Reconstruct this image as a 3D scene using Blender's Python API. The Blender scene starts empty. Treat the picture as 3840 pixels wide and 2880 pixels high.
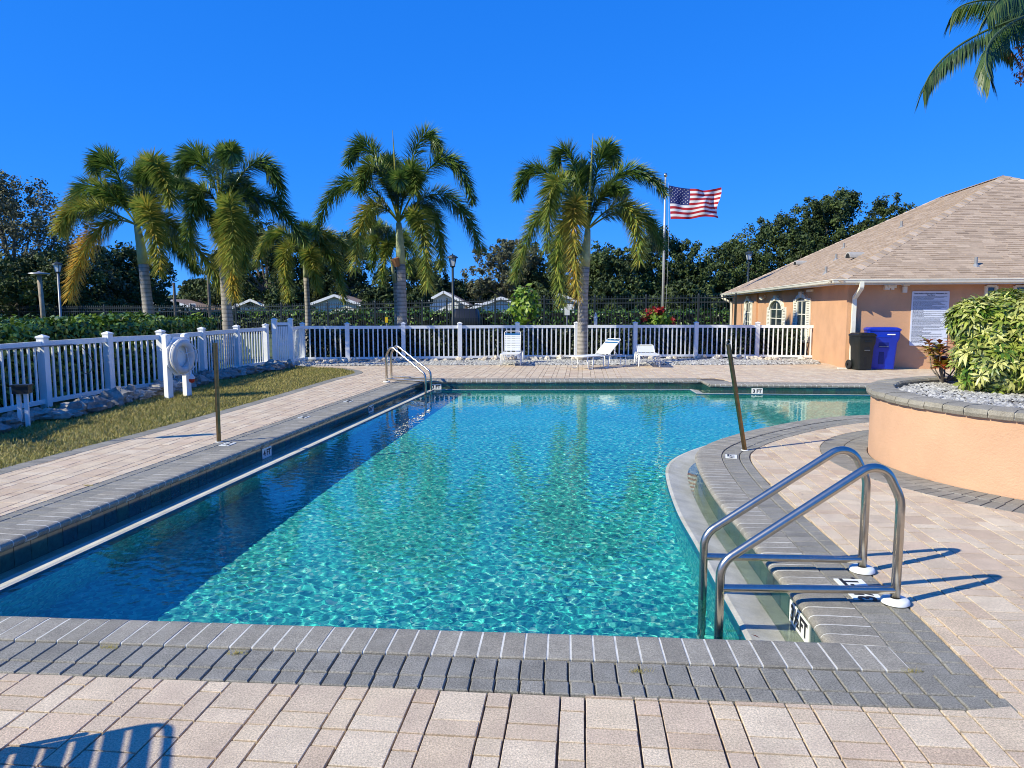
import bpy, math, random
import numpy as np
from mathutils import Vector, Matrix
from mathutils.geometry import tessellate_polygon

S = bpy.context.scene
COL = S.collection
random.seed(7)
RNG = np.random.default_rng(7)

# ------------------------------------------------------------------ camera
F, HOR, H = 2700.0, 1155.0, 1.6
PITCH = math.atan((1440 - HOR) / F)
cd = bpy.data.cameras.new('camera')
cam = bpy.data.objects.new('camera', cd)
COL.objects.link(cam)
cam.location = (0, 0, H)
cam.rotation_euler = (math.pi / 2 - PITCH, 0, 0)
cd.sensor_width = 36
cd.lens = 36 * F / 3840
cd.clip_start = .05
cd.clip_end = 3000
S.camera = cam

# ------------------------------------------------------------------ sky, sun, exposure
SUN_EL = math.radians(36.5)
SUN_DIR = Vector((math.cos(SUN_EL) * .916, math.cos(SUN_EL) * .401, -math.sin(SUN_EL))).normalized()
w = bpy.data.worlds.new('World')
S.world = w
w.use_nodes = True
wn = w.node_tree
bg = wn.nodes['Background']
sky = wn.nodes.new('ShaderNodeTexSky')
sky.sky_type = 'NISHITA'
sky.sun_disc = False
sky.sun_elevation = SUN_EL
sky.sun_rotation = math.atan2(-SUN_DIR.x, -SUN_DIR.y)
sky.altitude = 2000
sky.air_density = .7
sky.dust_density = 0
sky.ozone_density = 10
sep = wn.nodes.new('ShaderNodeSeparateColor')
cmb = wn.nodes.new('ShaderNodeCombineColor')
wn.links.new(sky.outputs[0], sep.inputs[0])
for ch_, (gain_, pow_) in enumerate(((.35, 1.0), (1.72, .46), (5.3, .3))):
    pw_ = wn.nodes.new('ShaderNodeMath')
    pw_.operation = 'POWER'
    pw_.inputs[1].default_value = pow_
    ml_ = wn.nodes.new('ShaderNodeMath')
    ml_.operation = 'MULTIPLY'
    ml_.inputs[1].default_value = gain_
    wn.links.new(sep.outputs[ch_], pw_.inputs[0])
    wn.links.new(pw_.outputs[0], ml_.inputs[0])
    wn.links.new(ml_.outputs[0], cmb.inputs[ch_])
wn.links.new(cmb.outputs[0], bg.inputs[0])
bg.inputs[1].default_value = .105
sd = bpy.data.lights.new('sun', 'SUN')
sd.energy = 5.0
sd.angle = math.radians(.53)
sd.color = (1, .95, .74)
so = bpy.data.objects.new('sun', sd)
COL.objects.link(so)
so.rotation_euler = SUN_DIR.to_track_quat('-Z', 'Y').to_euler()
so.location = (-20, -8, 20)
sd.cycles.is_caustics_light = True
S.view_settings.view_transform = 'Standard'
S.view_settings.look = 'None'
S.view_settings.gamma = 1
S.view_settings.exposure = .3
S.view_settings.use_curve_mapping = False
S.cycles.use_denoising = True
S.cycles.filter_width = 1.0
S.cycles.max_bounces = 8
S.cycles.transparent_max_bounces = 12
S.cycles.caustics_reflective = False
S.cycles.sample_clamp_indirect = 6


# ------------------------------------------------------------------ geometry helpers
def ray(px, py):
    a, b = (px - 1920) / F, (1440 - py) / F
    return Vector((a, b * math.sin(PITCH) + math.cos(PITCH), b * math.cos(PITCH) - math.sin(PITCH)))


def G(px, py, z=0.0):
    """where the ray through a picture point meets the level z"""
    r = ray(px, py)
    t = (z - H) / r.z
    return Vector((r.x * t, r.y * t, z))


def Pt(px, py, Y):
    r = ray(px, py)
    t = Y / r.y
    return Vector((r.x * t, Y, H + r.z * t))


def GG(pts, z=0.0):
    return [G(x, y, z).to_2d() for x, y in pts]


UA = math.radians(5.5)
UL = Vector((math.sin(UA), math.cos(UA)))
UT = Vector((math.cos(UA), -math.sin(UA)))


class MB:
    def __init__(s):
        s.v, s.f, s.m, s.t = [], [], [], []

    def add(s, vs, fs, mi=0, t=0.0):
        n = len(s.v)
        s.v += [tuple(v) for v in vs]
        for f in fs:
            s.f.append(tuple(n + i for i in f))
            s.m.append(mi)
            s.t.append(t)
        return s

    def box(s, c, d, mi=0, t=0.0, M=None, rz=0):
        cx, cy, cz = c
        x, y, z = d[0] / 2, d[1] / 2, d[2] / 2
        vs = [Vector((i * x, j * y, k * z)) for i in (-1, 1) for j in (-1, 1) for k in (-1, 1)]
        if rz:
            R = Matrix.Rotation(rz, 3, 'Z')
            vs = [R @ v for v in vs]
        vs = [v + Vector(c) for v in vs]
        if M is not None:
            vs = [M @ v for v in vs]
        return s.add(vs, [(0, 1, 3, 2), (4, 6, 7, 5), (0, 4, 5, 1), (2, 3, 7, 6), (0, 2, 6, 4), (1, 5, 7, 3)], mi, t)

    def beam(s, a, b, w_, h_, mi=0, t=0.0, up=(0, 0, 1)):
        a, b = Vector(a), Vector(b)
        d = (b - a).normalized()
        u = Vector(up)
        sx = d.cross(u)
        if sx.length < 1e-4:
            sx = d.cross(Vector((0, 1, 0)))
        sx.normalize()
        u = sx.cross(d).normalized()
        vs = [p + sx * i * w_ / 2 + u * j * h_ / 2 for p in (a, b) for i in (-1, 1) for j in (-1, 1)]
        return s.add(vs, [(0, 1, 3, 2), (4, 6, 7, 5), (0, 4, 5, 1), (2, 3, 7, 6), (0, 2, 6, 4), (1, 5, 7, 3)], mi, t)

    def tube(s, pts, r, n=10, mi=0, t=0.0, cap=True, closed=False):
        pts = [Vector(p) for p in pts]
        rs = r if isinstance(r, (list, tuple)) else [r] * len(pts)
        N = len(pts)
        base = len(s.v)
        prev = None
        for i, p in enumerate(pts):
            if closed:
                d = pts[(i + 1) % N] - pts[i - 1]
            else:
                d = pts[min(i + 1, N - 1)] - pts[max(i - 1, 0)]
            d.normalize()
            if prev is None:
                a = Vector((0, 0, 1)) if abs(d.z) < .9 else Vector((0, 1, 0))
                x = d.cross(a).normalized()
            else:
                x = (prev - d * prev.dot(d)).normalized()
            prev = x
            y = d.cross(x)
            for k in range(n):
                q = 2 * math.pi * k / n
                s.v.append(tuple(p + (x * math.cos(q) + y * math.sin(q)) * rs[i]))
        L = N if closed else N - 1
        for i in range(L):
            j = (i + 1) % N
            for k in range(n):
                k2 = (k + 1) % n
                s.f.append((base + i * n + k, base + i * n + k2, base + j * n + k2, base + j * n + k))
                s.m.append(mi)
                s.t.append(t)
        if cap and not closed:
            s.f.append(tuple(base + k for k in range(n))[::-1])
            s.f.append(tuple(base + (N - 1) * n + k for k in range(n)))
            s.m += [mi, mi]
            s.t += [t, t]
        return s

    def lathe(s, c, prof, n=20, mi=0, t=0.0, M=None):
        base = len(s.v)
        for (r, z) in prof:
            for k in range(n):
                q = 2 * math.pi * k / n
                v = Vector((r * math.cos(q), r * math.sin(q), z))
                if M is not None:
                    v = M @ v
                s.v.append(tuple(v + Vector(c)))
        for i in range(len(prof) - 1):
            for k in range(n):
                k2 = (k + 1) % n
                s.f.append((base + i * n + k, base + i * n + k2, base + (i + 1) * n + k2, base + (i + 1) * n + k))
                s.m.append(mi)
                s.t.append(t)
        return s

    def loft(s, rings, mi=0, t=0.0, cap=True):
        base = len(s.v)
        n = len(rings[0])
        for r in rings:
            s.v += [tuple(v) for v in r]
        for i in range(len(rings) - 1):
            for k in range(n):
                k2 = (k + 1) % n
                s.f.append((base + i * n + k, base + i * n + k2, base + (i + 1) * n + k2, base + (i + 1) * n + k))
                s.m.append(mi)
                s.t.append(t)
        if cap:
            s.f.append(tuple(base + k for k in range(n))[::-1])
            s.f.append(tuple(base + (len(rings) - 1) * n + k for k in range(n)))
            s.m += [mi, mi]
            s.t += [t, t]
        return s

    def mesh(s, name, mats, smooth=False):
        me = bpy.data.meshes.new(name)
        me.from_pydata(s.v, [], s.f)
        for m in (mats if isinstance(mats, (list, tuple)) else [mats]):
            me.materials.append(m)
        if any(s.m):
            me.polygons.foreach_set('material_index', s.m)
        at = me.attributes.new('tint', 'FLOAT', 'FACE')
        at.data.foreach_set('value', s.t)
        if smooth is True:
            me.shade_smooth()
        elif smooth:
            me.shade_smooth()
            me.set_sharp_from_angle(angle=math.radians(smooth))
        me.update()
        return me

    def obj(s, name, mats, parent=None, smooth=False):
        return link(name, s.mesh(name, mats, smooth), parent)


def link(name, me, parent=None, loc=None, M=None):
    o = bpy.data.objects.new(name, me)
    COL.objects.link(o)
    if M is not None:
        o.matrix_world = M
    elif loc is not None:
        o.location = loc
    if parent is not None:
        o.parent = parent
        if parent.matrix_basis != Matrix.Identity(4):
            o.matrix_parent_inverse = Matrix.Identity(4)
    return o


def root(name, loc=(0, 0, 0), rz=0.0):
    o = bpy.data.objects.new(name, None)
    o.empty_display_size = .2
    COL.objects.link(o)
    o.location = loc
    o.rotation_euler = (0, 0, rz)
    return o


def tag(o, label=None, cat=None, group=None, kind=None):
    if label:
        o['label'] = label
    if cat:
        o['category'] = cat
    if group:
        o['group'] = group
    if kind:
        o['kind'] = kind
    return o


def copy_tree(o, parent=None):
    c = o.copy()
    COL.objects.link(c)
    c.parent = parent
    for ch in list(o.children):
        copy_tree(ch, c)
    return c


def np_mesh(name, v, q, mats, tint=None, smooth=False):
    """quads or triangles from arrays; tint is one value per face"""
    me = bpy.data.meshes.new(name)
    k = q.shape[1]
    me.vertices.add(len(v))
    me.vertices.foreach_set('co', np.ascontiguousarray(v, dtype=np.float32).ravel())
    me.loops.add(q.size)
    me.loops.foreach_set('vertex_index', np.ascontiguousarray(q, dtype=np.int32).ravel())
    me.polygons.add(len(q))
    me.polygons.foreach_set('loop_start', np.arange(0, q.size, k, dtype=np.int32))
    me.polygons.foreach_set('loop_total', np.full(len(q), k, dtype=np.int32))
    me.update(calc_edges=True)
    me.materials.append(mats)
    at = me.attributes.new('tint', 'FLOAT', 'FACE')
    at.data.foreach_set('value', (np.zeros(len(q)) if tint is None else tint).astype(np.float32))
    if smooth:
        me.shade_smooth()
    return me


# ------------------------------------------------------------------ materials
def mat(name, cols, rough=.7, metal=0.0, nscale=8.0, nvar=.25, bump=0.0, bscale=60.0, spec=.5, trans=0.0,
        speck=0.0, rnd=True, stain=None, coat=0.0, bands=None):
    """cols: colour stops picked per piece by its tint (attribute + object random); noise gives grain, bump the relief"""
    m = bpy.data.materials.new(name)
    m.use_nodes = True
    nt = m.node_tree
    N, L = nt.nodes, nt.links
    b = N['Principled BSDF']
    b.inputs['Roughness'].default_value = rough
    b.inputs['Metallic'].default_value = metal
    b.inputs['Specular IOR Level'].default_value = spec
    b.inputs['Coat Weight'].default_value = coat
    at = N.new('ShaderNodeAttribute')
    at.attribute_name = 'tint'
    fac = at.outputs['Fac']
    if rnd:
        oi = N.new('ShaderNodeObjectInfo')
        ad = N.new('ShaderNodeMath')
        ad.operation = 'ADD'
        L.new(fac, ad.inputs[0])
        L.new(oi.outputs['Random'], ad.inputs[1])
        fr = N.new('ShaderNodeMath')
        fr.operation = 'FRACT'
        L.new(ad.outputs[0], fr.inputs[0])
        fac = fr.outputs[0]
    cr = N.new('ShaderNodeValToRGB')
    e = cr.color_ramp.elements
    while len(e) < len(cols):
        e.new(.5)
    for i, c in enumerate(cols):
        e[i].position = i / max(1, len(cols) - 1) if len(cols) > 1 else 0
        e[i].color = (*c, 1)
    if len(cols) == 1:
        e[1].color = (*cols[0], 1)
    L.new(fac, cr.inputs[0])
    col = cr.outputs[0]
    tc = N.new('ShaderNodeTexCoord')
    geo = N.new('ShaderNodeNewGeometry')
    co = geo.outputs['Position']

    def noise(sc, det=4, ro=.6):
        n = N.new('ShaderNodeTexNoise')
        n.inputs['Scale'].default_value = sc
        n.inputs['Detail'].default_value = det
        n.inputs['Roughness'].default_value = ro
        L.new(co, n.inputs['Vector'])
        return n

    def mulcol(col, src, lo, hi, a=.3, z=.7):
        mr = N.new('ShaderNodeMapRange')
        mr.inputs['From Min'].default_value = a
        mr.inputs['From Max'].default_value = z
        mr.inputs['To Min'].default_value = lo
        mr.inputs['To Max'].default_value = hi
        L.new(src, mr.inputs['Value'])
        vm = N.new('ShaderNodeVectorMath')
        vm.operation = 'SCALE'
        L.new(col, vm.inputs[0])
        L.new(mr.outputs[0], vm.inputs['Scale'])
        return vm.outputs[0]
    if nvar:
        col = mulcol(col, noise(nscale).outputs['Fac'], 1 - nvar, 1 + nvar)
    if speck:
        col = mulcol(col, noise(120, 3, .8).outputs['Fac'], 1 - speck, 1 + speck, .35, .65)
    if stain:
        sc, scol, amt = stain
        n = noise(sc, 5, .65)
        mr = N.new('ShaderNodeMapRange')
        mr.inputs['From Min'].default_value = .5
        mr.inputs['From Max'].default_value = .72
        mr.inputs['To Max'].default_value = amt
        L.new(n.outputs['Fac'], mr.inputs['Value'])
        mx = N.new('ShaderNodeMix')
        mx.data_type = 'RGBA'
        L.new(mr.outputs[0], mx.inputs['Factor'])
        L.new(col, mx.inputs['A'])
        mx.inputs['B'].default_value = (*scol, 1)
        col = mx.outputs['Result']
    if bands:
        wv = N.new('ShaderNodeTexWave')
        wv.bands_direction = 'Z'
        wv.inputs['Scale'].default_value = bands[0]
        wv.inputs['Distortion'].default_value = 1.5
        L.new(co, wv.inputs['Vector'])
        col = mulcol(col, wv.outputs['Fac'], 1 - bands[1], 1 + bands[1] * .3, 0, .5)
    L.new(col, b.inputs['Base Color'])
    if bump:
        bn = noise(bscale, 5, .65)
        bp = N.new('ShaderNodeBump')
        bp.inputs['Strength'].default_value = bump
        bp.inputs['Distance'].default_value = .01
        L.new(bn.outputs['Fac'], bp.inputs['Height'])
        L.new(bp.outputs[0], b.inputs['Normal'])
    if trans:
        tr = N.new('ShaderNodeBsdfTranslucent')
        L.new(col, tr.inputs['Color'])
        mx = N.new('ShaderNodeMixShader')
        mx.inputs[0].default_value = trans
        L.new(b.outputs[0], mx.inputs[1])
        L.new(tr.outputs[0], mx.inputs[2])
        L.new(mx.outputs[0], N['Material Output'].inputs['Surface'])
    return m


M = {}
M['paver'] = mat('tan_paver', [(.56, .425, .29), (.62, .495, .345), (.50, .37, .255), (.66, .54, .39), (.53, .42, .30), (.59, .445, .315)],
                 .85, nscale=7, nvar=.10, bump=.35, bscale=140, speck=.34, stain=(3.0, (.44, .32, .24), .45))
M['coping'] = mat('grey_coping', [(.27, .245, .195), (.32, .29, .235), (.235, .215, .175), (.29, .258, .205)], .85, nscale=9, nvar=.14,
                  bump=.5, bscale=160, speck=.34, stain=(5, (.34, .32, .27), .4))
M['band'] = mat('charcoal_paver', [(.205, .192, .162), (.255, .238, .20), (.225, .212, .178), (.29, .268, .225)], .85, nscale=10, nvar=.14,
                bump=.5, bscale=150, speck=.45, stain=(4, (.34, .33, .30), .4))
M['mortar'] = mat('mortar', [(.62, .60, .54)], .9, nscale=12, nvar=.2, bump=.3)
M['joint'] = mat('joint_sand', [(.10, .08, .065)], .95, nscale=5, nvar=.5, bump=.3)
M['tile'] = mat('green_tile', [(.012, .055, .045), (.018, .08, .06), (.01, .05, .06), (.015, .07, .055)], .12, nscale=25, nvar=.3, coat=.5)
M['grout'] = mat('grout', [(.30, .36, .32)], .8)
M['ledge'] = mat('ledge_concrete', [(.52, .49, .40)], .7, nscale=5, nvar=.18, bump=.3, bscale=70, speck=.12, stain=(2.2, (.36, .31, .14), .55))
M['bluetile'] = mat('blue_edge_tile', [(.01, .12, .22), (.015, .16, .27)], .3, nscale=12, nvar=.3)
M['white'] = mat('white_vinyl', [(.88, .88, .86)], .42, nscale=3, nvar=.04, stain=(5, (.62, .60, .55), .2))
M['steel'] = mat('stainless_steel', [(.56, .50, .42)], .27, 1.0, nscale=30, nvar=.08)
M['bronze'] = mat('bronze_post', [(.24, .17, .085)], .3, 1.0, nscale=14, nvar=.2)
M['plate'] = mat('white_plate', [(.82, .82, .76)], .5, nscale=20, nvar=.05)
M['ink'] = mat('black_print', [(.012, .012, .014)], .6, nvar=0)
M['stucco'] = mat('peach_stucco', [(.60, .335, .185)], .9, nscale=1.6, nvar=.10, bump=.6, bscale=60, stain=(.9, (.56, .30, .18), .35), rnd=False)
M['stucco2'] = mat('planter_stucco', [(.61, .365, .225)], .9, nscale=2.2, nvar=.08, bump=.6, bscale=45, stain=(1.8, (.70, .42, .25), .3), rnd=False)
M['trim'] = mat('cream_trim', [(.80, .77, .66)], .5, nscale=4, nvar=.06, stain=(3, (.55, .50, .36), .25))
M['shingle'] = mat('asphalt_shingle', [(.43, .32, .225), (.33, .245, .17), (.49, .375, .27), (.385, .285, .20), (.45, .34, .24), (.30, .22, .155)], .92,
                   nscale=30, nvar=.15, speck=.15)
M['capshingle'] = mat('hip_cap_shingle', [(.36, .27, .19), (.44, .335, .24), (.54, .42, .31)], .92, nscale=20, nvar=.12, speck=.15, rnd=False)
M['rock'] = mat('limestone', [(.30, .28, .24), (.22, .20, .175), (.38, .35, .30)], .9, nscale=9, nvar=.45, bump=.8, bscale=22)
M['paleRock'] = mat('pale_limestone', [(.66, .60, .50), (.55, .46, .36), (.72, .68, .6)], .9, nscale=12, nvar=.35, bump=.8, bscale=22)
M['gravel'] = mat('white_gravel', [(.42, .41, .38), (.62, .60, .56), (.22, .21, .20), (.52, .50, .45), (.32, .31, .29)], .85, nvar=.1, rnd=False)
M['soil'] = mat('dark_soil', [(.09, .07, .05)], .95, nscale=12, nvar=.4)
M['lawn'] = mat('lawn', [(.16, .15, .04)], .95, nscale=2, nvar=.35, bump=.4, bscale=40, stain=(3, (.20, .15, .06), .5))
M['blade'] = mat('grass_blade', [(.27, .25, .05), (.20, .21, .04), (.38, .31, .09), (.46, .36, .13), (.22, .24, .045)], .8, nvar=.15, nscale=2, trans=.15, rnd=False)
M['asphalt'] = mat('asphalt', [(.06, .06, .06)], .9, nscale=6, nvar=.2)
M['iron'] = mat('dark_iron', [(.022, .03, .032)], .45, nvar=.1)
M['trunk'] = mat('palm_trunk', [(.34, .30, .25)], .9, nscale=9, nvar=.25, bump=.5, bscale=30, bands=(2.6, .35), rnd=False)
M['shaft'] = mat('palm_crownshaft', [(.33, .37, .19)], .6, nscale=5, nvar=.25, rnd=False, stain=(3, (.35, .28, .16), .5))
M['boot'] = mat('cut_boot', [(.36, .16, .06)], .9, nscale=30, nvar=.3)
M['bark'] = mat('oak_bark', [(.17, .14, .11)], .95, nscale=6, nvar=.35, bump=.6, bscale=15)
M['grass_far'] = mat('ground_grass', [(.07, .10, .03)], .95, nscale=.6, nvar=.35, stain=(.3, (.16, .14, .07), .6))
GREEN = [(.016, .045, .012), (.05, .105, .022), (.11, .19, .035), (.21, .28, .055), (.36, .36, .07), (.55, .42, .07), (.64, .36, .05)]
M['frond'] = mat('palm_leaflet', GREEN, .30, nscale=1.5, nvar=.2, trans=.28, rnd=False, spec=.5)
M['oak'] = mat('oak_leaf', [(.016, .032, .007), (.035, .06, .012), (.065, .10, .02), (.11, .145, .03)], .7, nscale=.6, nvar=.35, trans=.12, rnd=False)
M['greyoak'] = mat('grey_twig_leaf', [(.055, .062, .03), (.095, .10, .05), (.15, .15, .075), (.05, .08, .022)], .8, nscale=.6, nvar=.35, trans=.1, rnd=False)
M['hedge'] = mat('hedge_leaf', [(.015, .045, .006), (.045, .11, .012), (.12, .21, .022), (.27, .36, .05)], .35, nscale=2, nvar=.3, trans=.15, rnd=False)
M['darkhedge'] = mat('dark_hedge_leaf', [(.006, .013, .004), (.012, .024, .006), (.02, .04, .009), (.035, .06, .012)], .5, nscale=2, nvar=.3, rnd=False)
M['core'] = mat('shaded_core', [(.004, .008, .003)], .95, nvar=.3, rnd=False)
M['lime'] = mat('lime_leaf', [(.10, .22, .015), (.20, .32, .03), (.32, .42, .05)], .5, nscale=3, nvar=.2, trans=.25, rnd=False)
M['redleaf'] = mat('red_leaf', [(.30, .02, .02), (.45, .03, .03), (.10, .2, .02)], .5, nvar=.2, trans=.2, rnd=False)
M['blackp'] = mat('black_plastic', [(.008, .011, .010)], .42, nscale=5, nvar=.1, stain=(6, (.025, .028, .025), .3))
M['bluep'] = mat('blue_plastic', [(.003, .030, .42)], .36, nscale=5, nvar=.08)
M['blueshade'] = mat('shaded_blue_plastic', [(.002, .012, .16)], .5)
M['rubber'] = mat('rubber', [(.012, .012, .012)], .8)
M['grey'] = mat('grey_metal', [(.30, .30, .30)], .45, .3, nvar=.1)
M['ventc'] = mat('grey_vent', [(.42, .40, .36)], .6, nvar=.1)
M['alu'] = mat('brushed_aluminium', [(.62, .62, .60)], .4, .4, nvar=.05)
M['wood'] = mat('weathered_wood', [(.36, .29, .21)], .9, nscale=6, nvar=.3, bump=.4)
M['glass'] = mat('dark_glass', [(.03, .045, .06)], .05, nvar=.1, spec=.8)
M['lampglass'] = mat('frosted_lamp_glass', [(.62, .66, .70)], .25, nvar=.1)
M['strapw'] = mat('white_vinyl_strap', [(.80, .80, .76), (.74, .74, .69)], .4, nvar=.04)
M['strapb'] = mat('blue_vinyl_strap', [(.02, .13, .30)], .4, nvar=.05)
M['straps'] = mat('sand_vinyl_strap', [(.50, .48, .34)], .45, nvar=.1)
M['frame'] = mat('white_painted_tube', [(.76, .75, .70)], .35, nvar=.05)
M['fred'] = mat('flag_red', [(.46, .012, .028)], .75, nscale=3, nvar=.06, trans=.25)
M['fwhite'] = mat('flag_white', [(.82, .80, .80)], .75, nscale=3, nvar=.04, trans=.25)
M['fblue'] = mat('flag_blue', [(.012, .022, .14)], .75, nscale=3, nvar=.06, trans=.15)
M['buoy'] = mat('worn_buoy', [(.62, .60, .58)], .6, nscale=5, nvar=.2, bump=.3, stain=(5, (.42, .38, .32), .6))
M['rope'] = mat('rope', [(.7, .7, .72)], .8)
M['red'] = mat('red_plastic', [(.45, .02, .02)], .4)
M['poster'] = mat('poster_white', [(.66, .70, .80)], .35, nvar=.03)
M['wallw'] = mat('house_cream', [(.82, .78, .68)], .85, nvar=.08)
M['roofb'] = mat('house_roof', [(.30, .21, .16)], .9, nvar=.2, nscale=4)
M['yellow'] = mat('yellow_sign', [(.75, .48, .01)], .5)
M['car'] = mat('dark_car_paint', [(.008, .01, .014)], .45, coat=.1, nvar=0)
M['croton'] = mat('croton_leaf', [(.42, .05, .02), (.58, .16, .03), (.16, .05, .015), (.55, .46, .05), (.26, .32, .03), (.50, .07, .03)], .38, nscale=30, nvar=.3, trans=.2)
M['varieg'] = mat('variegated_leaf', [(.50, .50, .12), (.66, .65, .24), (.30, .36, .05), (.04, .12, .010), (.60, .58, .18), (.02, .07, .006), (.42, .46, .08), (.08, .20, .015)], .38, nscale=16, nvar=.3, trans=.2)
M['fruit'] = mat('dry_fruit', [(.28, .10, .04), (.20, .06, .03), (.36, .16, .06)], .8, nvar=.3)
M['qpalm'] = mat('feather_leaflet', [(.012, .035, .008), (.03, .075, .012), (.07, .12, .02), (.14, .17, .03)], .35, nscale=3, nvar=.2, trans=.15, rnd=False)
M['mulchstain'] = mat('dead_leaf', [(.16, .05, .03)], .8)


# ------------------------------------------------------------------ polygon helpers
def catmull(pts, step=.06):
    pts = [Vector(p) for p in pts]
    P = [pts[0] * 2 - pts[1]] + pts + [pts[-1] * 2 - pts[-2]]
    out = []
    for i in range(1, len(P) - 2):
        n = max(2, int((P[i + 1] - P[i]).length / step))
        for k in range(n):
            t = k / n
            a, b, c, d = P[i - 1], P[i], P[i + 1], P[i + 2]
            out.append(.5 * ((2 * b) + (c - a) * t + (2 * a - 5 * b + 4 * c - d) * t * t + (3 * b - a - 3 * c + d) * t ** 3))
    out.append(pts[-1])
    return out


def smooth_line(pts, it=60):
    p = np.array([tuple(q) for q in pts])
    for _ in range(it):
        p[1:-1] = .5 * p[1:-1] + .25 * (p[:-2] + p[2:])
    return [Vector(q) for q in p]


def offset(poly, d):
    """closed, counter-clockwise; d > 0 goes outwards, corners mitred"""
    n = len(poly)
    out = []
    for i in range(n):
        a, b, c = poly[i - 1], poly[i], poly[(i + 1) % n]
        e1, e2 = (b - a), (c - b)
        if e1.length < 1e-6 or e2.length < 1e-6:
            continue
        e1.normalize()
        e2.normalize()
        n1, n2 = Vector((e1.y, -e1.x)), Vector((e2.y, -e2.x))
        m = n1 + n2
        if m.length < 1e-3:
            m = n1
        m.normalize()
        out.append(b + m * (d / max(.35, m.dot(n1))))
    return out


def sdf(pts, poly):
    """signed distance of points (n,2) to a closed polygon, positive inside"""
    P = np.array([tuple(p) for p in poly])
    A, B = P, np.roll(P, -1, 0)
    pts = np.asarray(pts, float)
    out = np.empty(len(pts))
    for s in range(0, len(pts), 20000):
        p = pts[s:s + 20000][:, None, :]
        d = B - A
        t = np.clip(((p - A) * d).sum(-1) / np.maximum((d * d).sum(-1), 1e-12), 0, 1)
        q = A + d * t[..., None]
        dist = np.sqrt(((p - q) ** 2).sum(-1)).min(1)
        cond = (A[:, 1] > p[..., 1]) != (B[:, 1] > p[..., 1])
        dy = np.where(np.abs(B[:, 1] - A[:, 1]) < 1e-12, 1e-12, B[:, 1] - A[:, 1])
        xi = A[:, 0] + (p[..., 1] - A[:, 1]) / dy * (B[:, 0] - A[:, 0])
        ins = (cond & (p[..., 0] < xi)).sum(1) % 2 == 1
        out[s:s + 20000] = np.where(ins, dist, -dist)
    return out


def clip(poly, vals):
    """keep the part of a polygon where the field is positive"""
    out = []
    n = len(poly)
    for i in range(n):
        a, b = poly[i], poly[(i + 1) % n]
        fa, fb = vals[i], vals[(i + 1) % n]
        if fa > 0:
            out.append(a)
        if (fa > 0) != (fb > 0):
            out.append(a + (b - a) * (fa / (fa - fb)))
    return out


def area(p):
    return .5 * sum(p[i - 1].x * p[i].y - p[i].x * p[i - 1].y for i in range(len(p)))


def sheet(name, outer, holes, z, m, parent=None, zf=None):
    loops = [[Vector((p.x, p.y, 0)) for p in outer]] + [[Vector((p.x, p.y, 0)) for p in h] for h in holes]
    tris = tessellate_polygon(loops)
    vs = [v for l in loops for v in l]
    mb = MB()
    fs = []
    for t in tris:
        a, b, c = (vs[i] for i in t)
        fs.append(t if (b - a).cross(c - a).z > 0 else t[::-1])
    mb.add([(v.x, v.y, zf(v.x, v.y) if zf else z) for v in vs], fs)
    return mb.obj(name, m, parent)


def slab_piece(poly, ztop, depth, ch=.004, jit=.0):
    """a paving piece: top face, chamfer and sides"""
    if area(poly) < 0:
        poly = poly[::-1]
    n = len(poly)
    c = sum(poly, Vector((0, 0))) / n
    z = ztop + random.uniform(-jit, jit)
    tx, ty = random.uniform(-jit, jit) * 3, random.uniform(-jit, jit) * 3
    vs = []
    for p in poly:
        d = c - p
        q = p + d * min(.4, ch * 1.4 / max(d.length, 1e-3))
        vs.append((q.x, q.y, z + tx * (q.x - c.x) + ty * (q.y - c.y)))
    for p in poly:
        vs.append((p.x, p.y, z - ch))
    for p in poly:
        vs.append((p.x, p.y, ztop - depth))
    fs = [tuple(range(n))]
    for i in range(n):
        j = (i + 1) % n
        fs.append((n + i, n + j, j, i))
        fs.append((2 * n + i, 2 * n + j, n + j, n + i))
    return vs, fs


def pieces(parent, name, items, m, limit=300, smooth=False, key=None):
    """items: (vs, fs) lists; the nearest become parts of their own, the rest one joined part"""
    def dist(it):
        v = it[0][0]
        return v[0] ** 2 * .6 + v[1] ** 2

    def seen(it):
        v = it[0][0]
        q = (v[0] / max(v[1], .1))
        return 0 if (abs(q) < .73 and v[1] > 2.2) else 1
    items = sorted(items, key=key or (lambda it: (seen(it), dist(it))))
    for vs, fs in items[:limit]:
        c = Vector(vs[0])
        mb = MB()
        mb.add([Vector(v) - c for v in vs], fs, 0, 0.0)
        mb.obj(name, m, parent, smooth).location = c
    if len(items) > limit:
        mb = MB()
        for vs, fs in items[limit:]:
            mb.add(vs, fs, 0, random.random())
        tag(mb.obj(name + '_field', m, parent, smooth), kind='stuff')


# ------------------------------------------------------------------ plan of the pool
FR = G(3128, 2432, -.02).to_2d()
fl_a, fl_b = G(0, 2328, -.02).to_2d(), G(1340, 2371, -.02).to_2d()
la, lb = G(0, 2050, -.02).to_2d(), G(1584, 1431, -.02).to_2d()


def isect(p, d, q, e):
    k = d.x * e.y - d.y * e.x
    t = ((q.x - p.x) * e.y - (q.y - p.y) * e.x) / k
    return p + d * t


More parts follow.
